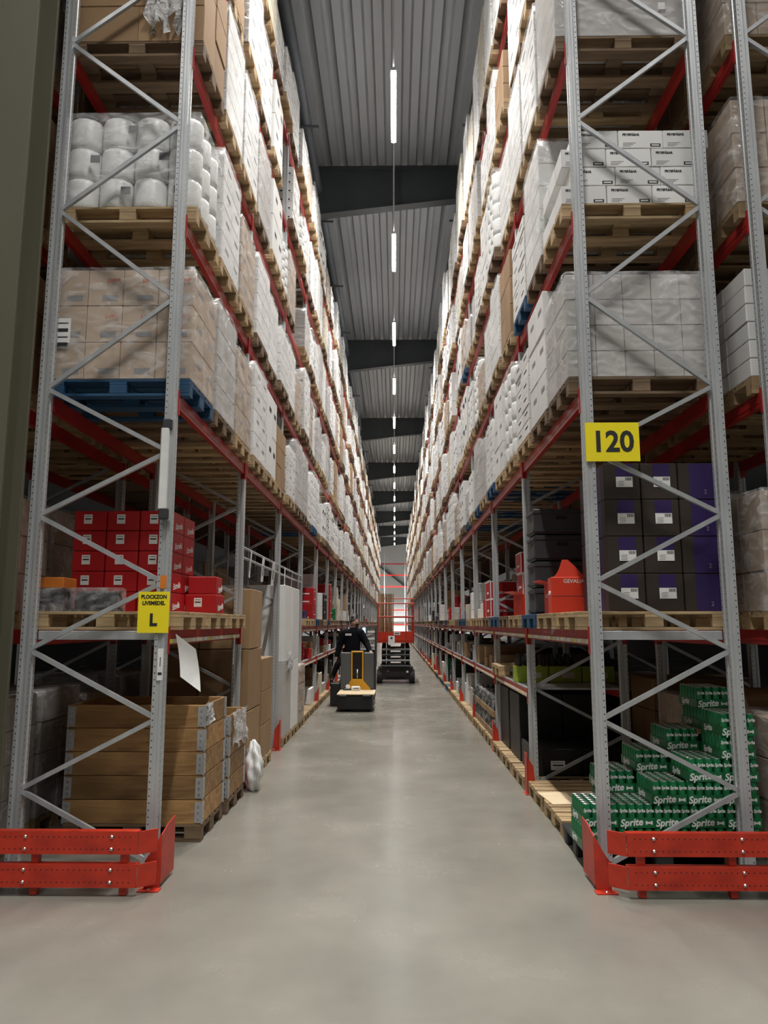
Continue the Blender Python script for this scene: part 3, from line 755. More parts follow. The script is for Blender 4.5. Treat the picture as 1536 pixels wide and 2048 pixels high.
for p, yy in enumerate((11.92, 12.82)):
    pallet((-2.29, yy, 0), 'wooden pallet under the %s tall white cartons, left floor, third bay' % ['nearer', 'farther'][p], 'wood')
    for i, (zz, hh) in enumerate(((PALZ, 1.12), (PALZ + 1.12, 1.18))):
        for j, xx in enumerate((-1.99, -2.59)):
            carton('white_carton', (0.595, 0.79, hh), 'white_box' if (i + p) else 'grey_box', (xx, yy, zz), 'tall white carton, %s, %s stack, %s column, third bay' % (['lower', 'upper'][i], ['nearer', 'farther'][p], ['aisle-side', 'inner'][j]), 'tall white cartons, left floor')
o = ob('plastic_film', film_mesh(9, 0.5, 0, 0.35, 0.02), None, (-1.675, 12.0, 1.42)); tag(o, 'clear film draped on the nearer tall white cartons', 'film')
pallet((-2.29, 13.72, 0), 'wooden pallet of wrapped goods, left floor, third bay, far place', 'wood', False)
load('tan4', (-2.29, 13.72, PALZ), 0, 'wrapped tan cartons on the floor, third bay of left rack', False, 5)

# left first tier, first bay
zt = TIERZ[1] + PALZ
for p in range(3): pallet((xplace('left'), yplace(0, p), TIERZ[1]), 'wooden pallet, first tier of left rack, first bay, %s place' % PLACE[p], 'wood')
def red_snack(loc, label, group, side=True):
    o = carton('red_carton', (0.295, 0.38, 0.182), 'red_box', loc, label, group)
    label_sheet(o, (-0.02, -0.191, 0.105), FRONT, 0.075, 0.085, 'paper', 2)
    if side: ob('lettering', text_mesh('Estrella', 0.075, 'print_white', 0.3, 0.0015), o, (0.1475, 0.02, 0.06), (rad(90), rad(-8), rad(90)))
    return o
G1 = 'tall red carton stack, left first tier'
for i in range(3):
    for j in range(2):
        for q in range(5):
            if i < 2 and j == 1 and q < 4: continue
            red_snack((-2.755 + 0.30 * i, 6.79 + 0.385 * j, zt + 0.184 * q), 'red carton with white label, %s row, %s column, %s rank of the tall stack' % ((ROWW[:4] + ['top'])[q], ['inner', 'middle', 'aisle'][i], ['front', 'rear'][j]), G1, i == 2)
red_snack((-1.86, 7.28, zt), 'lower red carton standing alone near the aisle, left first tier', 'loose red cartons')
carton('red_carton', (0.27, 0.34, 0.17), 'red_box', (-1.86, 7.28, zt + 0.184), 'upper red carton standing alone near the aisle, left first tier', 'loose red cartons', 0.06)
ob('lettering', text_mesh('Estrella', 0.075, 'print_white', 0.3, 0.0015), [x for x in COL.objects if x.get('label', '').startswith('upper red carton standing')][0], (0.136, 0.05, 0.05), (rad(90), rad(-8), rad(90)))
def jar_pack(loc, label, n=(3, 2), layers=1):
    t = thing('jar_pack', label, 'jar pack', loc, 0, 'dark jar packs')
    ob('tray', MB().box((0, 0, 0.012), (0.09 * n[0], 0.09 * n[1], 0.024), 'charcoal').mesh('tray'), t)
    jm = cached('jar', lambda: MB().lathe([(.038, 0), (.042, .01), (.042, .1), (.03, .12), (.034, .122), (.034, .142)], (0, 0, 0), 'charcoal', 10).mesh('jar', True))
    for q in range(layers):
        for i in range(n[0]):
            for j in range(n[1]): ob('jar', jm, t, (.088 * (i - (n[0] - 1) / 2), .088 * (j - (n[1] - 1) / 2), .024 + .145 * q))
    ob('stretch_wrap', wrap_mesh(.09 * n[0], .09 * n[1], .03 + .145 * layers, 2, 'wrap', .003), t)
    return t
jar_pack((-2.83, 6.12, zt), 'dark jar pack under the orange carton, left first tier', (3, 3), 1)
carton('orange_carton', (0.30, 0.26, 0.09), 'orange', (-2.84, 6.12, zt + 0.19), 'flat orange carton on top of the dark jar pack', None)
jar_pack((-2.42, 6.05, zt), 'dark jar pack beside the red cartons, left first tier', (4, 2), 1)

# right first tier, first bay: dark cartons with purple panels
for p in range(3): pallet((xplace('right'), yplace(0, p), TIERZ[1]), '%s pallet, first tier of right rack, first bay, %s place' % ('blue painted' if p == 2 else 'wooden', PLACE[p]), 'blue_pallet' if p == 2 else 'wood', True, math.pi)
def choco(w, loc, label, big):
    def mk():
        mb = MB().cham((0, 0, 0.151), (w - .004, .39, .299), 'dark_box', .006)
        if big: mb.box((0.02, -.1955, .151), (w * .62, .001, .292), 'purple')
        else: mb.box((0.02, -.1955, .24), (w * .46, .001, .112), 'purple')
        for sg in (-1, 1): mb.box((sg * (w / 2 - .0018), 0, .151), (.001, .2, .292), 'purple')
        return mb.mesh('carton')
    o = ob('dark_carton', cached(('choco', w, big), mk), None, loc); tag(o, label, 'carton', 'dark cartons with purple panels')
    if not big:
        s_ = ob('label_sheet', plate(.135, .085, 'paper'), o, (0.02, -.198, .145), FRONT)
        def pr():
            mb = MB()
            for i in range(9): mb.box((.012 + .006 * i, .024, .0014), (.003 if i % 3 else .0045, .026, .0006), 'print')
            for i in range(4): mb.box((-.025 - .006 * (i % 2), .004 - .012 * i, .0014), (.05, .004, .0006), 'print_grey')
            return mb.mesh('barcode')
        ob('barcode', cached('barcode', pr), s_)
    else: ob('lettering', text_mesh('2', .05, 'print_grey'), o, (.03, -.197, .06), FRONT)
for q in range(4):
    for i, (xx, w) in enumerate(((1.86, .30), (2.165, .30), (2.505, .37))):
        for j in range(2):
            if j and i == 1: continue
            choco(w, (xx, 6.17 + .395 * j, zt + .302 * q), 'dark carton with purple panel, %s row, %s column, %s rank' % ((ROWW[:3] + ['top'])[q], ['aisle', 'middle', 'inner'][i], ['front', 'rear'][j]), i == 2)
# coffee display boxes
def display(loc, rz, label, m):
    t = thing('display_box', label, 'display box', loc, rz, 'red display boxes'); t.scale = (1.08, 1.0, 1.1)
    ob('body', MB().cham((0, 0, .15), (.30, .26, .30), m, .004).mesh('body'), t)
    ob('seam', MB().box((0, -.1305, .14), (.29, .001, .004), 'print').mesh('seam'), t)
    n = 8; prof = [(-.15, 0)] + [(-.15 + .10 * (i / n), .15 * (i / n) ** 2.2) for i in range(1, n + 1)] + [(.0, .15), (.06, .09), (.11, .03), (.14, 0)]
    mb = MB(); mb.poly([(x, 0, z) for x, z in prof] + [(x, .004, z) for x, z in prof], [tuple(range(len(prof))), tuple(range(2 * len(prof) - 1, len(prof) - 1, -1))] + [(i, (i + 1) % len(prof), len(prof) + (i + 1) % len(prof), len(prof) + i) for i in range(len(prof))], m)
    ob('top_flap', mb.mesh('top_flap'), t, (0, -.12, .30), (rad(-8), 0, 0))
    ob('lettering', text_mesh('GEVALIA', .045, 'print_white', 0, .0006), t, (.04, -.1315, .265), FRONT)
    ob('lettering', text_mesh('GEVALIA', .045, 'print_white', 0, .0006), t, (-.1515, 0, .17), LEFTF)
    return t
display((1.62, 7.0, zt), -.08, 'orange-red display box with curved flap behind the near right post', 'orange_red')
def open_box(loc, rz, label, dims=(.34, .3, .3), m='orange_red', txt='GEVALIA'):
    w, d, h = dims; t = thing('open_carton', label, 'carton', loc, rz, 'red open cartons')
    def mk():
        mb = MB()
        for sg in (-1, 1): mb.box((sg * (w / 2 - .003), 0, h / 2), (.006, d, h), m).box((0, sg * (d / 2 - .003), h / 2), (w, .006, h), m)
        mb.box((0, 0, .004), (w, d, .008), m); return mb.mesh('body')
    ob('body', cached(('openb', w, d, h, m), mk), t)
    for sg in (-1, 1):
        ob('flap', cached(('flp', w, d, m), lambda: MB().box((.06, 0, 0), (.12, d, .005), m).mesh('flap')), t, (sg * w / 2, 0, h), (0, rad(-14), 0 if sg > 0 else math.pi))
    if txt:
        ob('lettering', text_mesh(txt, .05, 'print_white', 0, .0006), t, (-w / 2 - .001, 0, h * .6), LEFTF)
        ob('lettering', text_mesh(txt, .05, 'print_white', 0, .0006), t, (0, -d / 2 - .001, h * .6), FRONT)
    return t
open_box((1.72, 7.55, zt), .05, 'open red carton with white lettering beside the display box')
def dark_crate(loc, label):
    t = thing('grey_crate', label, 'crate', loc, 0, 'dark grey crates')
    def mk():
        mb = MB().cham((0, 0, .14), (.6, .4, .27), 'charcoal', .012)
        for z in (.04, .24): mb.box((0, 0, z), (.62, .42, .025), 'charcoal')
        return mb.mesh('body')
    ob('body', cached('dcr', mk), t)
    hm2 = cached('dch', lambda: MB().box((0, 0, 0), (.12, .006, .04), 'black_box').mesh('hand_hole'))
    ob('hand_hole', hm2, t, (0, -.2, .18)); ob('hand_hole', hm2, t, (-.3, 0, .18), (0, 0, rad(90)))
for q in range(4): dark_crate((1.80, 8.12, zt + .285 * q), 'dark grey plastic crate, %s of the stack beside the second right post' % (['lowest', 'second', 'third', 'topmost'][q]))
carton('red_carton', (.35, .3, .22), 'red_box', (2.35, 8.1, zt), 'lower red carton behind the dark grey crates', 'red cartons behind crates')
carton('red_carton', (.35, .3, .22), 'red_box', (2.35, 8.1, zt + .22), 'upper red carton behind the dark grey crates', 'red cartons behind crates')
carton('green_carton', (.4, .3, .2), 'green', (2.3, 7.6, zt), 'green carton behind the open red carton', None)
# red cartons with white edges
def edged(loc, rz, label, dims=(.38, .30, .27), txt='GEVALIA'):
    w, d, h = dims
    def mk():
        mb = MB().box((0, 0, h / 2), (w - .004, d - .004, h - .004), 'red_box'); e = .012
        for a in (-1, 1):
            for b in (-1, 1):
                mb.box((a * (w / 2 - e / 2), b * (d / 2 - e / 2), h / 2), (e, e, h), 'print_white')
                mb.box((0, a * (d / 2 - e / 2), h / 2 + b * (h / 2 - e / 2)), (w, e, e), 'print_white').box((a * (w / 2 - e / 2), 0, h / 2 + b * (h / 2 - e / 2)), (e, d, e), 'print_white')
        return mb.mesh('carton')
    o = ob('red_carton', cached(('edged', w, d, h), mk), None, loc, (0, 0, rz)); tag(o, label, 'carton', 'red cartons with white edges')
    ob('lettering', text_mesh(txt, .055, 'print_white', 0, .0006), o, (0, -d / 2 - .002, h * .35), FRONT)
    ob('lettering', text_mesh(txt, .05, 'print_white', 0, .0006), o, (-w / 2 - .002, 0, h * .35), LEFTF)
for q in range(3): edged((1.95 - .02 * q, 9.95, zt + .28 * q), 0, 'red carton with white edges, %s of the stack, second bay right' % ['lowest', 'middle', 'topmost'][q], (.5, .4, .28))
for q in range(2): edged((1.70, 11.9, zt + .28 * q), 0, 'red carton with white edges, %s of the pair, third bay right' % ['lower', 'upper'][q], (.42, .62, .28))
open_box((1.66, 9.2, zt), .2, 'open bright red carton, second bay right first tier', (.3, .3, .26), 'orange_red', None)

# frozen-food bag cartons, right third tier
z3 = TIERZ[3] + PALZ
def fbox(loc, rz, label):
    def mk():
        w, d, h = .385, .262, .172
        mb = MB().cham((0, 0, h / 2), (w, d, h - .003), 'white_box', .005)
        mb.box((.125, -d / 2 - .0006, .03), (.09, .001, .03), 'print').box((.125, -d / 2 - .0012, .03), (.065, .001, .012), 'print_white')
        for i in range(3): mb.box((-.10 - .012 * i, -d / 2 - .0006, .05 - .014 * i), (.11 - .02 * i, .001, .005), 'print_grey')
        return mb.mesh('carton')
    o = ob('white_carton', cached('fbox', mk), None, loc, (0, 0, rz)); tag(o, label, 'carton', 'white lidded cartons, right third tier')
    ob('lettering', text_mesh('FRYSPÅSAR', .029, 'print', 0, .0012), o, (-.085, -.1325, .128), FRONT)
for q in range(4):
    off = [-.02, .06, -.01, .10][q]
    for j in range(3):
        for i in range(3):
            if 0 < i and j == 1 and q < 3: continue
            if 0 < i and j == 2 and q < 3: continue
            fbox((1.66 + off + .39 * i, 6.05 + .268 * j, z3 + .174 * q), R.uniform(-.02, .02), 'white lidded carton, %s row, %s column, %s rank, right third tier' % ((ROWW[:3] + ['top'])[q], ['aisle', 'middle', 'inner'][i], ['front', 'middle', 'rear'][j]))
# labels and extra film on the near loads
def child_of(lbl): return next(o for o in COL.objects if o.parent is None and str(o.get('label', '')).startswith(lbl))
lt = child_of('light brown cartons in clear film, first bay of left rack, second tier, near')
label_sheet(lt, (-.5, -.418, .42), FRONT, .16, .22, 'paper', 4)
for i in (1, 2, 3):
    for q in (1, 2): ob('lettering', text_mesh('Lotus', .05, 'print_red', .3), lt, (-.45 + .3 * i + .07, -.4145, .32 * q + .23), (rad(90), rad(-8), 0))
dl = child_of('white plastic-wrapped rolls, first bay of left rack, third tier, near')
for a, b in ((.02, .72), (-.3, .44), (.3, .46), (-.02, .14), (.42, .73), (.44, .15)): ob('label_sheet', plate(.085, .07, 'print_grey'), dl, (a, -.4215, b), FRONT)
gl = child_of('single grey block under film, first bay of right rack')
ob('label_sheet', plate(.06, .07, 'paper'), gl, (-.35, .418, .28), BACKF)
o = ob('plastic_film', film_mesh(21, .34, 0, .78, .045), None, (-2.02, 5.84, 7.78), (0, 0, rad(-90))); tag(o, 'bundle of clear film hanging from the left fourth-tier pallet', 'film')

# soda trays, right floor, on a black plastic pallet
def can_mesh():
    return MB().lathe([(.026, 0), (.0325, .008), (.0325, .148), (.028, .160), (.0285, .163)], (0, 0, 0), 'can_green', 10).lathe([(.0285, .163), (.027, .1655)], (0, 0, 0), 'steel', 10).mesh('can', True)
CAN = can_mesh()
TW, TD, TH = .268, .400, .168
def tray_mesh():
    mb = MB(); h = .072; t = .003
    mb.box((0, 0, t / 2 + .001), (TW, TD, t), 'green')
    for sg in (-1, 1): mb.box((0, sg * (TD / 2 - t / 2), h / 2), (TW, t, h), 'green').box((sg * (TW / 2 - t / 2), 0, h / 2), (t, TD, h), 'green')
    return mb.mesh('tray')
TRAY = tray_mesh()
CTXT = text_mesh('Sprite', .035, 'print_white', .2, .0012, .7)
def soda(loc, label, top, front, sidev):
    t = thing('soda_tray', label, 'drink tray', loc, R.uniform(-.012, .012), 'green soda can trays')
    tr = ob('tray', TRAY, t)
    ob('lettering', text_mesh('Sprite', .072, 'print_white', .25, .002), tr, (-.045, -TD / 2 - .0012, .036), (rad(90), rad(-4), 0))
    ob('emblem', cached('bone', lambda: MB().box((0, 0, 0), (.035, .014, .001), 'print_white').box((-.02, 0, 0), (.012, .026, .001), 'print_white').box((.02, 0, 0), (.012, .026, .001), 'print_white').mesh('emblem')), tr, (.09, -TD / 2 - .0012, .036), FRONT)
    ob('lettering', text_mesh('Sprite', .066, 'print_white', .25, .002), tr, (-TW / 2 - .0012, .05, .036), (rad(90), rad(-4), rad(-90)))
    for i in range(4):
        for j in range(6):
            if not (top or (front and j == 0) or (sidev and i == 0)): continue
            c_ = ob('can', CAN, t, (-TW / 2 + .034 + .0667 * i, -TD / 2 + .0335 + .0666 * j, .0045), (0, 0, 0))
            if j == 0 and front: ob('lettering', CTXT, c_, (0, -.0335, .118), FRONT)
HT = [[2, 2, 3, 4, 6], [0, 3, 4, 5, 7]]
def black_pallet(loc, label):
    t = thing('plastic_pallet', label, 'pallet', loc, 0, 'black plastic pallets')
    ob('deck', MB().cham((0, 0, .13), (1.2, .8, .03), 'plastic_pallet', .006).mesh('deck'), t)
    bm_ = MB().cham((0, 0, .055), (.14, .12, .11), 'plastic_pallet', .012).mesh('foot')
    for x in (-.52, 0, .52):
        for y in (-.33, 0, .33): ob('foot', bm_, t, (x, y, .002))
black_pallet((2.04, 6.34, 0), 'black plastic pallet under the green soda trays')
for r in range(2):
    for i in range(5):
        n = HT[r][i]
        for q in range(n):
            front = r == 0 or q >= HT[r - 1][i]; sidev = i == 0 or q >= HT[r][i - 1]
            soda((1.555 + .272 * i + (.012 if q % 2 else 0), 6.14 + .405 * r, .147 + TH * q), 'green soda can tray, %s layer, %s column from the aisle, %s rank' % (ROWW[q], ORD[i], ['front', 'rear'][r]), q == n - 1, front, sidev)
# empty pallets and boards, right floor
pallet((2.06, 7.22, 0), 'empty wooden pallet behind the soda trays, right floor', 'wood', True, math.pi)
pallet((2.06, 8.12, 0), 'empty wooden pallet beside the second right post', 'wood', True, math.pi)
o = ob('board', MB().cham((0, 0, .006), (.62, .5, .012), 'plywood', .002).mesh('board'), None, (1.78, 7.65, PALZ), (0, 0, .1)); tag(o, 'pale thin board lying across the empty pallets', 'board')

# ------------------------------------------------------------------ picking levels further along
R2 = random.Random(77)
GM_ = {'red_box': 'red', 'black_box': 'black', 'white_box': 'white', 'brown_box': 'brown', 'grey_box': 'pale grey', 'cream_box': 'cream', 'green': 'green', 'dark_box': 'dark brown', 'charcoal': 'charcoal', 'lime': 'lime green', 'purple': 'purple', 'blue_pallet': 'blue'}
GW = ['red_box'] * 5 + ['black_box'] * 6 + ['white_box'] * 5 + ['brown_box'] * 5 + ['grey_box'] * 2 + ['cream_box'] * 3 + ['green'] + ['dark_box'] * 5 + ['charcoal'] * 4 + ['purple']
LV = ['lowest', 'second', 'third', 'fourth']
def goods(side, k, p, z, lvl, hmax, single, mats=GW):
    X, rz, s = SIDES[side]; y = yplace(k, p)
    ncol = R2.choice((1, 2, 2)); m = R2.choice(mats)
    for cI in range(ncol):
        if R2.random() < .35: m = R2.choice(mats)
        w, d, h = R2.uniform(.5, .95), (.72 / ncol) * R2.uniform(.8, 1), R2.choice((.17, .21, .26, .32))
        n = max(1, min(4, int(R2.uniform(.3, 1) * hmax / h)))
        yy = y + (0 if ncol == 1 else (cI - .5) * .38); xx = X - s * (.0 + R2.uniform(0, .12)) - s * w / 2
        for q in range(n):
            if single:
                w_, d_ = round(w, 1), round(d, 2)
                o = carton('%s_carton' % GM_[m].replace(' ', '_').replace('_painted', ''), (w_, d_, h), m, (xx, yy, z + h * q), '%s carton, %s in %s column, %s %s bay, %s, %s place' % (GM_[m], LV[q], ['near', 'far'][cI], side, ORD[k], lvl, PLACE[p]), 'cartons on the picking levels', R2.uniform(-.04, .04) if R2.random() < .5 else 0, mark=('print_white' if m in ('red_box', 'black_box', 'charcoal', 'green') and R2.random() < .6 else None))
            else: stuff('far_goods_' + side).cham((xx, yy, z + h * (q + .5)), (w, d, h - .005), m, .008)
far.clear()
MID = 1.10
DECK = MB().box((0, 0, .012), (DEPTH - .02, B - .12, .018), 'galv').mesh('shelf_deck')
def strip_mesh():
    mb = MB().box((0, 0, 0), (.003, B - .14, .035), 'cream_box'); rr = random.Random(4)
    y = -1.28
    while y < 1.25:
        mb.box((.002, y, 0), (.001, .07, .03), rr.choice(['paper', 'yellow', 'paper', 'print_white'])); y += rr.uniform(.1, .3)
    return mb.mesh('price_strip')
STRIP = strip_mesh()
for o in [o for o in COL.objects if o.name.startswith('rack_beam') and 'first tier' in o['label'] and 'aisle edge' in o['label']]: ob('price_strip', STRIP, o, (.027, 0, -.09))
for side, (X, rz, s) in SIDES.items():
    xc = xplace(side); k0 = 1 if side == 'right' else 3
    for k in range(k0, NB):
        single = k < NBB
        for rear in (False, True):
            if k < 12:
                b_ = beam(side, k, MID, rear, 'low shelf', SHELFB)
                if not rear: ob('price_strip', STRIP, b_, (.027, 0, -.06))
            else: stuff('far_shelf_' + side).box((X - s * (DEPTH - .03 if rear else .03), F0 + B * (k + .5), MID - .045), (.05, B - .1, .09), 'red_beam')
        if k < 12:
            o = ob('shelf_deck', DECK, None, (X - s * DEPTH / 2, F0 + B * (k + .5), MID)); tag(o, 'grey steel deck of the low shelf, %s bay of %s rack' % (ORD[k], side), 'shelf', 'low shelf decks')
        else: stuff('far_shelf_' + side).box((X - s * DEPTH / 2, F0 + B * (k + .5), MID + .01), (DEPTH, B - .1, .02), 'galv')
        for p in range(3):
            y = yplace(k, p); pm = R2.choice(['wood', 'wood', 'wood', 'blue_pallet', 'wood_dark'])
            nm = {'wood': 'wooden', 'wood_dark': 'dark wooden', 'blue_pallet': 'blue painted'}[pm]
            if k < 5:
                pallet((xc, y, TIERZ[1]), '%s pallet, first tier of %s rack, %s bay, %s place' % (nm, side, ORD[k], PLACE[p]), pm, k < 3, rz)
                pallet((xc, y, 0), 'wooden floor pallet under the %s rack, %s bay, %s place' % (side, ORD[k], PLACE[p]), 'wood', k < 3, rz)
            else:
                q = stuff('far_goods_' + side)
                for zz in (0, TIERZ[1]):
                    q.box((xc, y, zz + .133), (1.2, .8, .022), pm).box((xc, y, zz + .012), (1.2, .8, .02), pm)
                    for bx in (-.52, .52):
                        for by in (-.35, 0, .35): q.box((xc + bx, y + by, zz + .07), (.145, .1, .1), pm)
            if not (side == 'right' and k in (1, 2)) or (side == 'right' and k == 2 and p):
                goods(side, k, p, TIERZ[1] + PALZ, 'first tier', R2.choice((.4, .7, 1.15)), single)
            if not (side == 'right' and k in (1, 2)): goods(side, k, p, PALZ, 'floor level', .8, single)
            if R2.random() < .75 and not (side == 'right' and k == 1): goods(side, k, p, MID + .021, 'low shelf', .5, single)
for nm, (lb, ct) in {'far_goods_': ('distant mixed cartons on the picking levels of the %s rack', 'carton'), 'far_shelf_': ('distant low shelf of the %s rack', 'shelf')}.items():
    for side in SIDES:
        o = ob(nm[:-1], far[nm + side].mesh(nm[:-1])); o['kind'] = 'stuff'; tag(o, lb % side, ct)
# right rack, second bay: black cartons on the floor, lime crates on the low shelf
for p in range(3):
    for j, xx in enumerate((1.84, 2.40)):
        o = carton('black_carton', (.55, .78, .82 if p else .30), 'black_box', (xx, yplace(1, p), PALZ), 'black carton on the floor, second bay of right rack, %s place, %s side' % (PLACE[p], ['aisle', 'inner'][j]), 'black cartons, right floor')
        label_sheet(o, (0.0, -.392, .12), FRONT, .16, .1, 'paper', 2)
def lime_crate(loc, label):
    t = thing('bottle_crate', label, 'crate', loc, 0, 'lime bottle crates')
    ob('body', cached('limeb', lambda: MB().cham((0, 0, .1), (.4, .3, .2), 'lime', .01).mesh('body')), t)
    ob('label_sheet', plate(.16, .07, 'cream_box'), t, (.03, -.152, .09), FRONT)
    bm_ = cached('btl', lambda: MB().lathe([(.03, 0), (.03, .08), (.012, .12), (.014, .15)], (0, 0, 0), 'print', 8).mesh('bottle_neck', True))
    for i in range(4):
        for j in range(3): ob('bottle_neck', bm_, t, (-.15 + .1 * i, -.1 + .1 * j, .2))
for i in range(3): lime_crate((1.72 + .41 * i, 9.6, MID + .021), 'lime green bottle crate on the low shelf, %s from the aisle' % ORD[i])
pallet((2.05, 10.9, MID + .021), 'empty wooden pallet stored on the low shelf, second bay right', 'wood', True, math.pi)
for q in range(2):
    for yy in (11.9, 12.8, 13.7):
        t = thing('bottle_bundle', 'dark shrink-wrapped bottle tray, %s layer, %s place, third bay right floor' % (['lower', 'upper'][q], PLACE[[11.9, 12.8, 13.7].index(yy)]), 'bottle bundle', (2.06, yy, PALZ + .30 * q), 0, 'dark bottle bundles')
        ob('tray', cached('bbt', lambda: MB().cham((0, 0, .05), (1.16, .76, .1), 'brown_box', .004).mesh('tray')), t)
        bm_ = cached('bbo', lambda: MB().lathe([(.045, 0), (.047, .01), (.047, .13), (.02, .18), (.02, .2)], (0, 0, 0), 'black_box', 8).mesh('bottle', True))
        for j in range(8):
            for i in range(12):
                if i in (0, 11) or j in (0, 7): ob('bottle', bm_, t, (-.528 + .096 * i, -.336 + .096 * j, .09))
        ob('stretch_wrap', wrap_mesh(1.12, .72, .27, 3, 'wrap', .004), t, (0, 0, .02))

# ------------------------------------------------------------------ neighbouring racks, back to back
SIDES['outer left'] = (-4.33, math.pi, -1); SIDES['outer right'] = (4.10, 0.0, 1)
NFIX = {('outer right', 0, 3, 0): 'tan4', ('outer right', 0, 2, 0): 'step3', ('outer left', 0, 4, 0): 'grey4'}
for side in ('outer left', 'outer right'):
    X, rz, s = SIDES[side]; xc = X - s * (DEPTH / 2)
    for k in range(5): frame(X, F0 + B * k, rz, 'galvanised upright frame, %s along the %s rack' % (ORD[k], side), 'outer upright frames')
    for k in range(4):
        for t in (1, 2, 3, 4, 5):
            beam(side, k, TIERZ[t], False, TIER[t]); beam(side, k, TIERZ[t], True, TIER[t])
        for t in (0, 1, 2, 3, 4, 5):
            for p in range(3):
                if k > 2 and t > 3: continue
                z = TIERZ[t] if t else 0.0; y = yplace(k, p); kind = NFIX.get((side, k, t, p)) or R2.choice(['brown2', 'tan4', 'brown2', 'grey4'])  # mostly brown kinds: carton colour deepens the shade between the racks
                where = '%s bay of %s rack, %s, %s place' % (ORD[k], side, TIER[t], PLACE[p])
                if k > 1 or (p and k): continue
                pallet((xc, y, z), 'wooden pallet, ' + where, 'wood', False, rz)
                load(kind, (xc, y, z + PALZ), rz, '%s, %s' % (KINDS[kind][7], where), False, p, 'outer rack loads')

far.clear()
for side in ('outer left', 'outer right'):
    X, rz, s = SIDES[side]; xc = X - s * (DEPTH / 2)
    for k in range(1, 22):
        for t in (0, 1, 2, 3, 4, 5):
            for p in range(3):
                if k == 1 and not p: continue
                z = (TIERZ[t] if t else 0.0); h = R2.uniform(.7, 1.25); m = R2.choice(['dark_box', 'brown_box', 'tan_box', 'charcoal', 'grey_box', 'brown_box'])  # darker carton colours also deepen the interior shade here
                q = stuff(side); q.box((xc, yplace(k, p), z + .07), (1.15, .78, .14), 'wood_dark')
                for j in (-1, 1): q.cham((xc, yplace(k, p) + .2 * j, z + .145 + h / 2), (1.16, .39, h), m, .01)
    o = ob('outer_rack_loads', far[side].mesh('outer_rack_loads')); o['kind'] = 'stuff'; tag(o, 'dim pallet loads further along the %s rack' % side, 'pallet load')

# ------------------------------------------------------------------ far end: cross rack
for i, x in enumerate((-4.2, -1.4, 1.4, 4.2)):
    t = thing('rack_frame', 'grey post pair of the cross rack at the aisle end, %s from the left' % ORD[i], 'rack frame', (x, YE - 3, 0), 0, 'cross rack posts')
    for dy in (0, 1.0): ob('upright_post', PM, t, (0, dy, 0))
for j, z in enumerate((1.8, 3.72, 5.27, 6.87, 8.43, 9.98)):
    for i, x in enumerate((-2.8, 0, 2.8)):
        o = ob('rack_beam', cached('xb', lambda: MB().box((0, 0, -.08), (2.7, .05, .16), 'red_beam').mesh('rack_beam')), None, (x, YE - 3, z)); tag(o, 'red beam of the cross rack, %s level, %s from the left' % (ORD[j], ORD[i]), 'beam', 'cross rack beams')
o = ob('wall_brace', MB().bar((-4, YE + 2.6, 11.5), (4, YE + 2.6, 5.2), .25, .2, 'girder').mesh('wall_brace'), None); o['kind'] = 'structure'; o.name = 'trim_2'
for i, (x, y) in enumerate(((-4, 97.5), (4, 97.5))): luminaire('added unseen lamp brightening the far wall, %s of the pair' % ORD[i], x, y, rad(90), 2600.0, 'added far wall lamps')  # two added lamps, hidden behind the racks, to brighten the far wall

# ------------------------------------------------------------------ scissor lift
LFY = 23.45
t = thing('scissor_lift', 'red scissor lift platform with guard rails parked in the aisle', 'scissor lift', (.03, LFY, 0))
ob('chassis', MB().cham((0, 1.15, .32), (1.0, 2.2, .40), 'black_box', .02).box((0, .02, .3), (.6, .06, .16), 'black_box').mesh('chassis'), t)
for x in (-.52, .52):
    for y in (.22, 2.05): ob('wheel', cached('lwh', lambda: MB().tube((-.07, 0, 0), (.07, 0, 0), .21, 'rubber', 16).tube((-.075, 0, 0), (.075, 0, 0), .1, 'galv_dark', 12).mesh('wheel', False)), t, (x, y, .21))
for q in range(4):
    z = .52 + .17 * q
    for x in (-.38, .38):
        ob('scissor_arm', MB().bar((x, .05, z), (x, 2.1, z + .15), .12, .12, 'black_box').mesh('scissor_arm'), t)
        ob('scissor_arm', MB().bar((x * .6, 2.1, z), (x * .6, .05, z + .15), .12, .12, 'black_box').mesh('scissor_arm'), t)
    ob('cross_tube', MB().tube((-.44, .02, z + .02), (.44, .02, z + .02), .035, 'galv_dark' if q % 2 else 'charcoal', 8).box((0, .06, z + .06), (.5, .04, .1), 'black_box').mesh('cross_tube'), t)
pf = ob('platform', MB().cham((0, 1.1, 1.30), (1.14, 2.4, .1), 'red_guard', .01).mesh('platform'), t)
for y0, y1, x0, x1 in ((-.1, -.1, -.57, .57), (2.3, 2.3, -.57, .57)): ob('toe_board', MB().box(((x0 + x1) / 2, y0, 1.45), (1.14, .02, .26), 'red_guard').mesh('toe_board'), pf)
for x in (-.57, .57): ob('toe_board', MB().box((x, 1.1, 1.45), (.02, 2.4, .26), 'red_guard').mesh('toe_board'), pf)
gr = ob('guard_rail', None, t)
for x in (-.56, -.32, .32, .56): ob('rail_post', MB().tube((x, -.1, 1.35), (x, -.1, 2.47), .02, 'red_guard', 8).mesh('rail_post'), gr)
for z in (2.06, 2.47): ob('rail', MB().tube((-.57, -.1, z), (.57, -.1, z), .02, 'red_guard', 8).mesh('rail'), gr)
for x in (-.57, .57):
    for z in (2.06, 2.47): ob('rail', MB().tube((x, -.1, z), (x, 2.3, z + (.0 if z < 2.2 else .0)), .02, 'red_guard', 8).mesh('rail'), gr)
    ob('rail_post', MB().tube((x, 2.3, 1.35), (x, 2.3, 2.7), .02, 'red_guard', 8).mesh('rail_post'), gr)
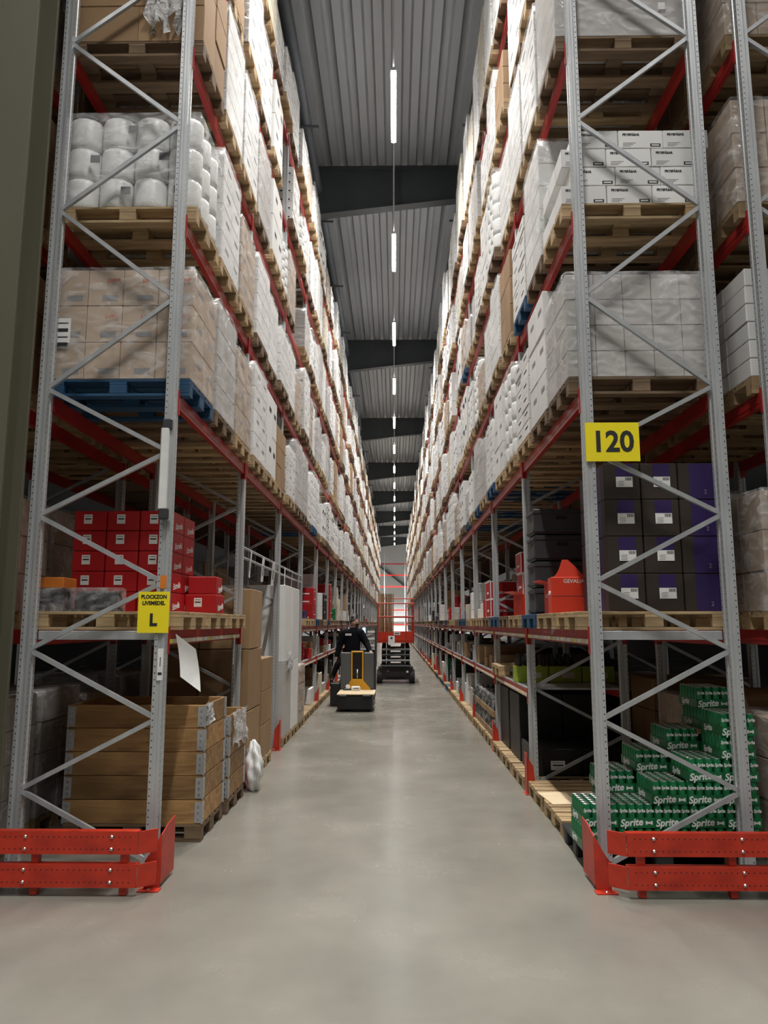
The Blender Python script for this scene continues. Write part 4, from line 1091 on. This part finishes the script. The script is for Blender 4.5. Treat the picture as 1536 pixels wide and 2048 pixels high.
for z in (2.06, 2.7): ob('rail', MB().tube((-.57, 2.3, z), (.57, 2.3, z), .02, 'red_guard', 8).mesh('rail'), gr)
ob('paper_sign', MB().box((-.13, -.125, 1.33), (.2, .006, .28), 'paper').box((-.13, -.1285, 1.4), (.06, .002, .06), 'print').mesh('paper_sign'), t)
ob('name_plate', MB().box((.04, -.115, 1.54), (.2, .006, .09), 'paper').box((.04, -.1185, 1.54), (.15, .002, .03), 'print').mesh('name_plate'), t)
for x, m_ in ((-.24, 'red_box'), (.36, 'white_plastic')): ob('lamp_glass', MB().cham((x, .03, .36), (.07, .05, .06), m_, .01).mesh('lamp_glass'), t)
for i in range(12):
    o = ob('cardboard_sheet', MB().box((0, 0, .72), (.03, 1.0, 1.44), 'brown_box').mesh('cardboard_sheet'), None, (-.50 + .04 * i, LFY + .75, 1.352), (0, R2.uniform(-.012, .012), R2.uniform(-.02, .02)))
    tag(o, 'tall brown cardboard sheet standing on the lift, %s from the left' % ORD[i], 'cardboard', 'cardboard sheets on the lift')

# ------------------------------------------------------------------ order picker truck and rider
TX = -.85
t = thing('picker_truck', 'grey and yellow ride-on order picker truck with a low load deck', 'truck', (TX, 17.1, 0))
ob('fork_carriage', MB().cham((0, -.53, .19), (.74, 1.06, .28), 'black_box', .02).mesh('fork_carriage'), t)
for x in (-.25, .25): ob('fork', MB().cham((x, -.58, .335), (.16, 1.05, .03), 'charcoal', .006).mesh('fork'), t)
for sx in (-1, 1): ob('body_panel', MB().cham((sx * .262, .03, .79), (.235, .10, .82), 'truck_grey', .018).mesh('body_panel'), t)
for sx in (-1, 1): ob('frame_tube', MB().cham((sx * .125, -.01, .86), (.035, .06, .72), 'truck_yellow', .008).mesh('frame_tube'), t)
ob('frame_tube', MB().cham((0, -.01, 1.215), (.28, .06, .035), 'truck_yellow', .008).mesh('frame_tube'), t)
ob('recess', MB().box((0, .09, .8), (.24, .04, .8), 'black_box').mesh('recess'), t)
ob('cylinder_rod', MB().tube((.0, .03, .55), (.0, .03, .82), .018, 'steel', 10).tube((0, .03, .3), (0, .03, .56), .032, 'charcoal', 10).mesh('cylinder_rod', True), t)
P = [(-.13, .61), (.11, .61), (.30, .40), (.30, .36), (-.24, .36), (-.24, .42)]
ob('skirt_panel', MB().poly([(x, -.045, z) for x, z in P] + [(x, .0, z) for x, z in P], [tuple(range(6)), tuple(range(11, 5, -1))] + [(i, (i + 1) % 6, 6 + (i + 1) % 6, 6 + i) for i in range(6)], 'truck_yellow').mesh('skirt_panel'), t)
ob('rider_platform', MB().cham((0, .62, .17), (.78, 1.0, .06), 'rubber', .01).mesh('rider_platform'), t)
ob('drive_unit', MB().cham((.08, 1.4, .62), (.62, .55, .85), 'truck_grey', .04).mesh('drive_unit'), t)
ob('side_step', MB().cham((-.50, .18, .27), (.22, .4, .5), 'black_box', .02).mesh('side_step'), t)
ob('mast_post', MB().box((.40, .75, 1.3), (.05, .05, .9), 'charcoal').mesh('mast_post'), t)
sc_ = ob('terminal', MB().cham((.12, .82, 1.63), (.10, .03, .28), 'black_box', .008).mesh('terminal'), t); ob('screen', MB().box((.115, .802, 1.64), (.075, .002, .22), 'screen').mesh('screen'), sc_)
ob('console', MB().cham((.16, 1.12, 1.1), (.5, .16, .3), 'charcoal', .03).mesh('console'), t)
for i, z in enumerate((1.3, 1.46, 1.62)): ob('document_tray', MB().box((.30, .85, z), (.2, .25, .012), 'charcoal').box((.29, .84, z + .03), (.18, .22, .045), 'paper').mesh('document_tray'), t)
for x in (-.27, .27): ob('wheel', MB().tube((x - .05, 0, .1), (x + .05, 0, .1), .1, 'rubber', 14).mesh('wheel'), t, (0, .75, 0))
for x in (-.27, .27): ob('load_wheel', MB().tube((x - .05, -.95, .075), (x + .05, -.95, .075), .075, 'rubber', 14).mesh('load_wheel'), t)
o = ob('load_board', MB().cham((0, 0, .012), (.80, 1.02, .024), 'plywood', .003).mesh('load_board'), None, (TX + .02, 16.54, .352)); tag(o, 'pale plywood board on the truck forks', 'board')
o = ob('label_printer', MB().cham((0, 0, .045), (.2, .14, .09), 'white_plastic', .015).box((0, -.071, .05), (.12, .002, .03), 'print_grey').mesh('label_printer'), None, (TX - .02, 16.85, .377), (0, 0, .1)); tag(o, 'small white label printer on the plywood board', 'printer')
tt = thing('tape_dispenser', 'dark tape dispenser with white roll on the plywood board', 'tape dispenser', (TX - .2, 16.9, .377), .3)
ob('body', MB().cham((0, 0, .02), (.2, .08, .04), 'charcoal', .01).mesh('body'), tt); ob('tape_roll', MB().tube((0, -.025, .075), (0, .025, .075), .05, 'print_white', 16).mesh('tape_roll'), tt)

def person():
    pts = [(0, 0, .95), (0, 0, 1.12), (.0, .01, 1.30), (.01, .0, 1.43), (.02, .0, 1.52), (.03, -.0, 1.60),
           (.19, .0, 1.42), (.34, -.06, 1.18), (.42, -.22, 1.01), (.455, -.33, .97),
           (-.18, .0, 1.42), (-.30, .02, 1.15), (-.36, -.04, .92), (-.375, -.07, .84),
           (.10, 0, .90), (.11, -.02, .50), (.11, .03, .10), (.11, -.10, .045),
           (-.11, 0, .90), (-.34, -.20, .70), (-.44, -.26, .42), (-.45, -.42, .355)]
    ed = [(0, 1), (1, 2), (2, 3), (3, 4), (4, 5), (3, 6), (6, 7), (7, 8), (8, 9), (3, 10), (10, 11), (11, 12), (12, 13), (0, 14), (14, 15), (15, 16), (16, 17), (0, 18), (18, 19), (19, 20), (20, 21)]
    ra = [(.19, .14), (.19, .135), (.20, .14), (.17, .12), .066, .058, .105, .08, .058, .038, .105, .08, .058, .038, .10, .072, .052, .042, .10, .072, .052, .042]
    bm = bmesh.new()
    acc = MB()
    def ell(c, r, seg=20):
        n = max(6, seg // 2); pr_ = [(math.sin(math.pi * (q + .5) / n), -math.cos(math.pi * (q + .5) / n)) for q in range(n)]
        o_ = len(acc.v); acc.lathe(pr_, (0, 0, 0), 'navy', seg)
        acc.v[o_:] = [(c[0] + x * r[0], c[1] + y * r[1], c[2] + z * r[2]) for x, y, z in acc.v[o_:]]
    for a, b in ed:                      # tapered limbs as dense ellipsoid chains, fused below into one surface
        ra_, rb_ = [(r_ if isinstance(r_, tuple) else (r_, r_)) for r_ in (ra[a], ra[b])]
        if a == 3 and b in (6, 10): ra_ = (.10, .10)
        if a == 0 and b in (14, 18): ra_ = (.115, .115)
        A, Bv = Vector(pts[a]), Vector(pts[b]); n_ = max(2, int((Bv - A).length / .02))
        for q in range(n_ + 1):
            u = q / n_; c_ = A.lerp(Bv, u); rx, ry = ra_[0] + (rb_[0] - ra_[0]) * u, ra_[1] + (rb_[1] - ra_[1]) * u
            ell(c_, (rx, ry, min(rx, ry) if a > 3 or b > 5 else .08), 14)
    hx, hy, hz = .045, -.01, 1.665
    ell((hx, hy, hz), (.098, .078, .115)); ell((hx + .03, hy, hz - .065), (.068, .06, .058))      # skull, jaw (face towards +X)
    ell((hx + .104, hy - .004, hz - .022), (.02, .014, .026), 10)                                     # nose
    ell((hx - .01, hy - .078, hz - .015), (.022, .012, .032), 10); ell((hx - .01, hy + .078, hz - .015), (.022, .012, .032), 10)   # ears
    ell((hx + .085, hy, hz + .018), (.018, .055, .012), 10); ell((hx + .09, hy, hz - .068), (.014, .026, .009), 10)      # brow, mouth
    for cx, cy, cz, sgn in ((.465, -.35, .965, 1), (-.38, -.085, .80, -1)):                           # palms with five fingers
        ell((cx, cy, cz), (.042, .05, .026) if sgn > 0 else (.022, .042, .05), 12)
        for i, L in enumerate((.05, .062, .066, .06, .048)):
            for q in range(4):
                u = q / 3
                if sgn > 0: p_ = (cx - .05 + .024 * i, cy - .03 - L * u * (.5 if i == 0 else 1), cz - .008 - .02 * u * u)
                else: p_ = (cx - .01, cy - .04 + .02 * i, cz - .03 - L * u)
                ell(p_, (.011, .012, .011), 8)
    bm.free(); me = acc.mesh('body')
    o = bpy.data.objects.new('b', me); COL.objects.link(o); rm = o.modifiers.new('r', 'REMESH'); rm.mode = 'VOXEL'; rm.voxel_size = .011; rm.use_smooth_shade = True; sm = o.modifiers.new('s', 'SMOOTH'); sm.factor = .5; sm.iterations = 3
    dg = bpy.context.evaluated_depsgraph_get(); out = bpy.data.meshes.new_from_object(o.evaluated_get(dg)); bpy.data.objects.remove(o)
    out.materials.clear()
    for m_ in ('navy', 'skin', 'trousers', 'rubber', 'hair'): out.materials.append(MATS[m_])
    for f in out.polygons:
        c_ = f.center; k_ = 0
        if c_.z > 1.555: k_ = 1
        if c_.z > 1.555 and c_.x < .02 and c_.z < 1.62 and abs(c_.y) < .05: k_ = 1
        if c_.z < .93 and abs(c_.x) < .26 or c_.z < .80: k_ = 2
        if c_.y < -.30 and c_.z > .9: k_ = 1
        if c_.x < -.34 and c_.z > .70 and c_.z < .87 and c_.y > -.16: k_ = 1
        if c_.z < .085 or (c_.x < -.38 and c_.z < .40 and c_.y < -.28): k_ = 3
        if c_.z > 1.57 and c_.z < 1.64 and c_.x > .07: k_ = 4                         # beard
        f.material_index = k_
    out.polygons.foreach_set('use_smooth', [True] * len(out.polygons)); out.name = 'body'
    return out
pr = thing('person', 'person in dark navy work clothes riding the picker truck, looking right', 'person', (-1.0, 17.75, .201))
ob('body', person(), pr)
def hair():
    bm = bmesh.new(); bmesh.ops.create_uvsphere(bm, u_segments=24, v_segments=16, radius=1)
    for v in bm.verts:
        v.co = Vector((.035 + v.co.x * .103, -.01 + v.co.y * .086, 1.682 + v.co.z * .108))
    bmesh.ops.delete(bm, geom=[v for v in bm.verts if v.co.z < 1.70 - .35 * max(0, (.03 - v.co.x)) * 2.2 + max(0, v.co.x - .05) * .8], context='VERTS')
    me = bpy.data.meshes.new('hair'); bm.to_mesh(me); bm.free(); me.materials.append(MATS['hair']); me.polygons.foreach_set('use_smooth', [True] * len(me.polygons)); return me
ob('hair', hair(), pr)
ob('hair_bun', bag_mesh(4, .038, .06, 'hair'), pr, (.0, -.01, 1.77))
ob('jacket_logo', MB().box((0, 0, 0), (.14, .004, .045), 'print_white').box((0.0, -.003, 0), (.1, .001, .015), 'print_grey').mesh('jacket_logo'), pr, (-.09, -.128, 1.39), (rad(-6), 0, 0))
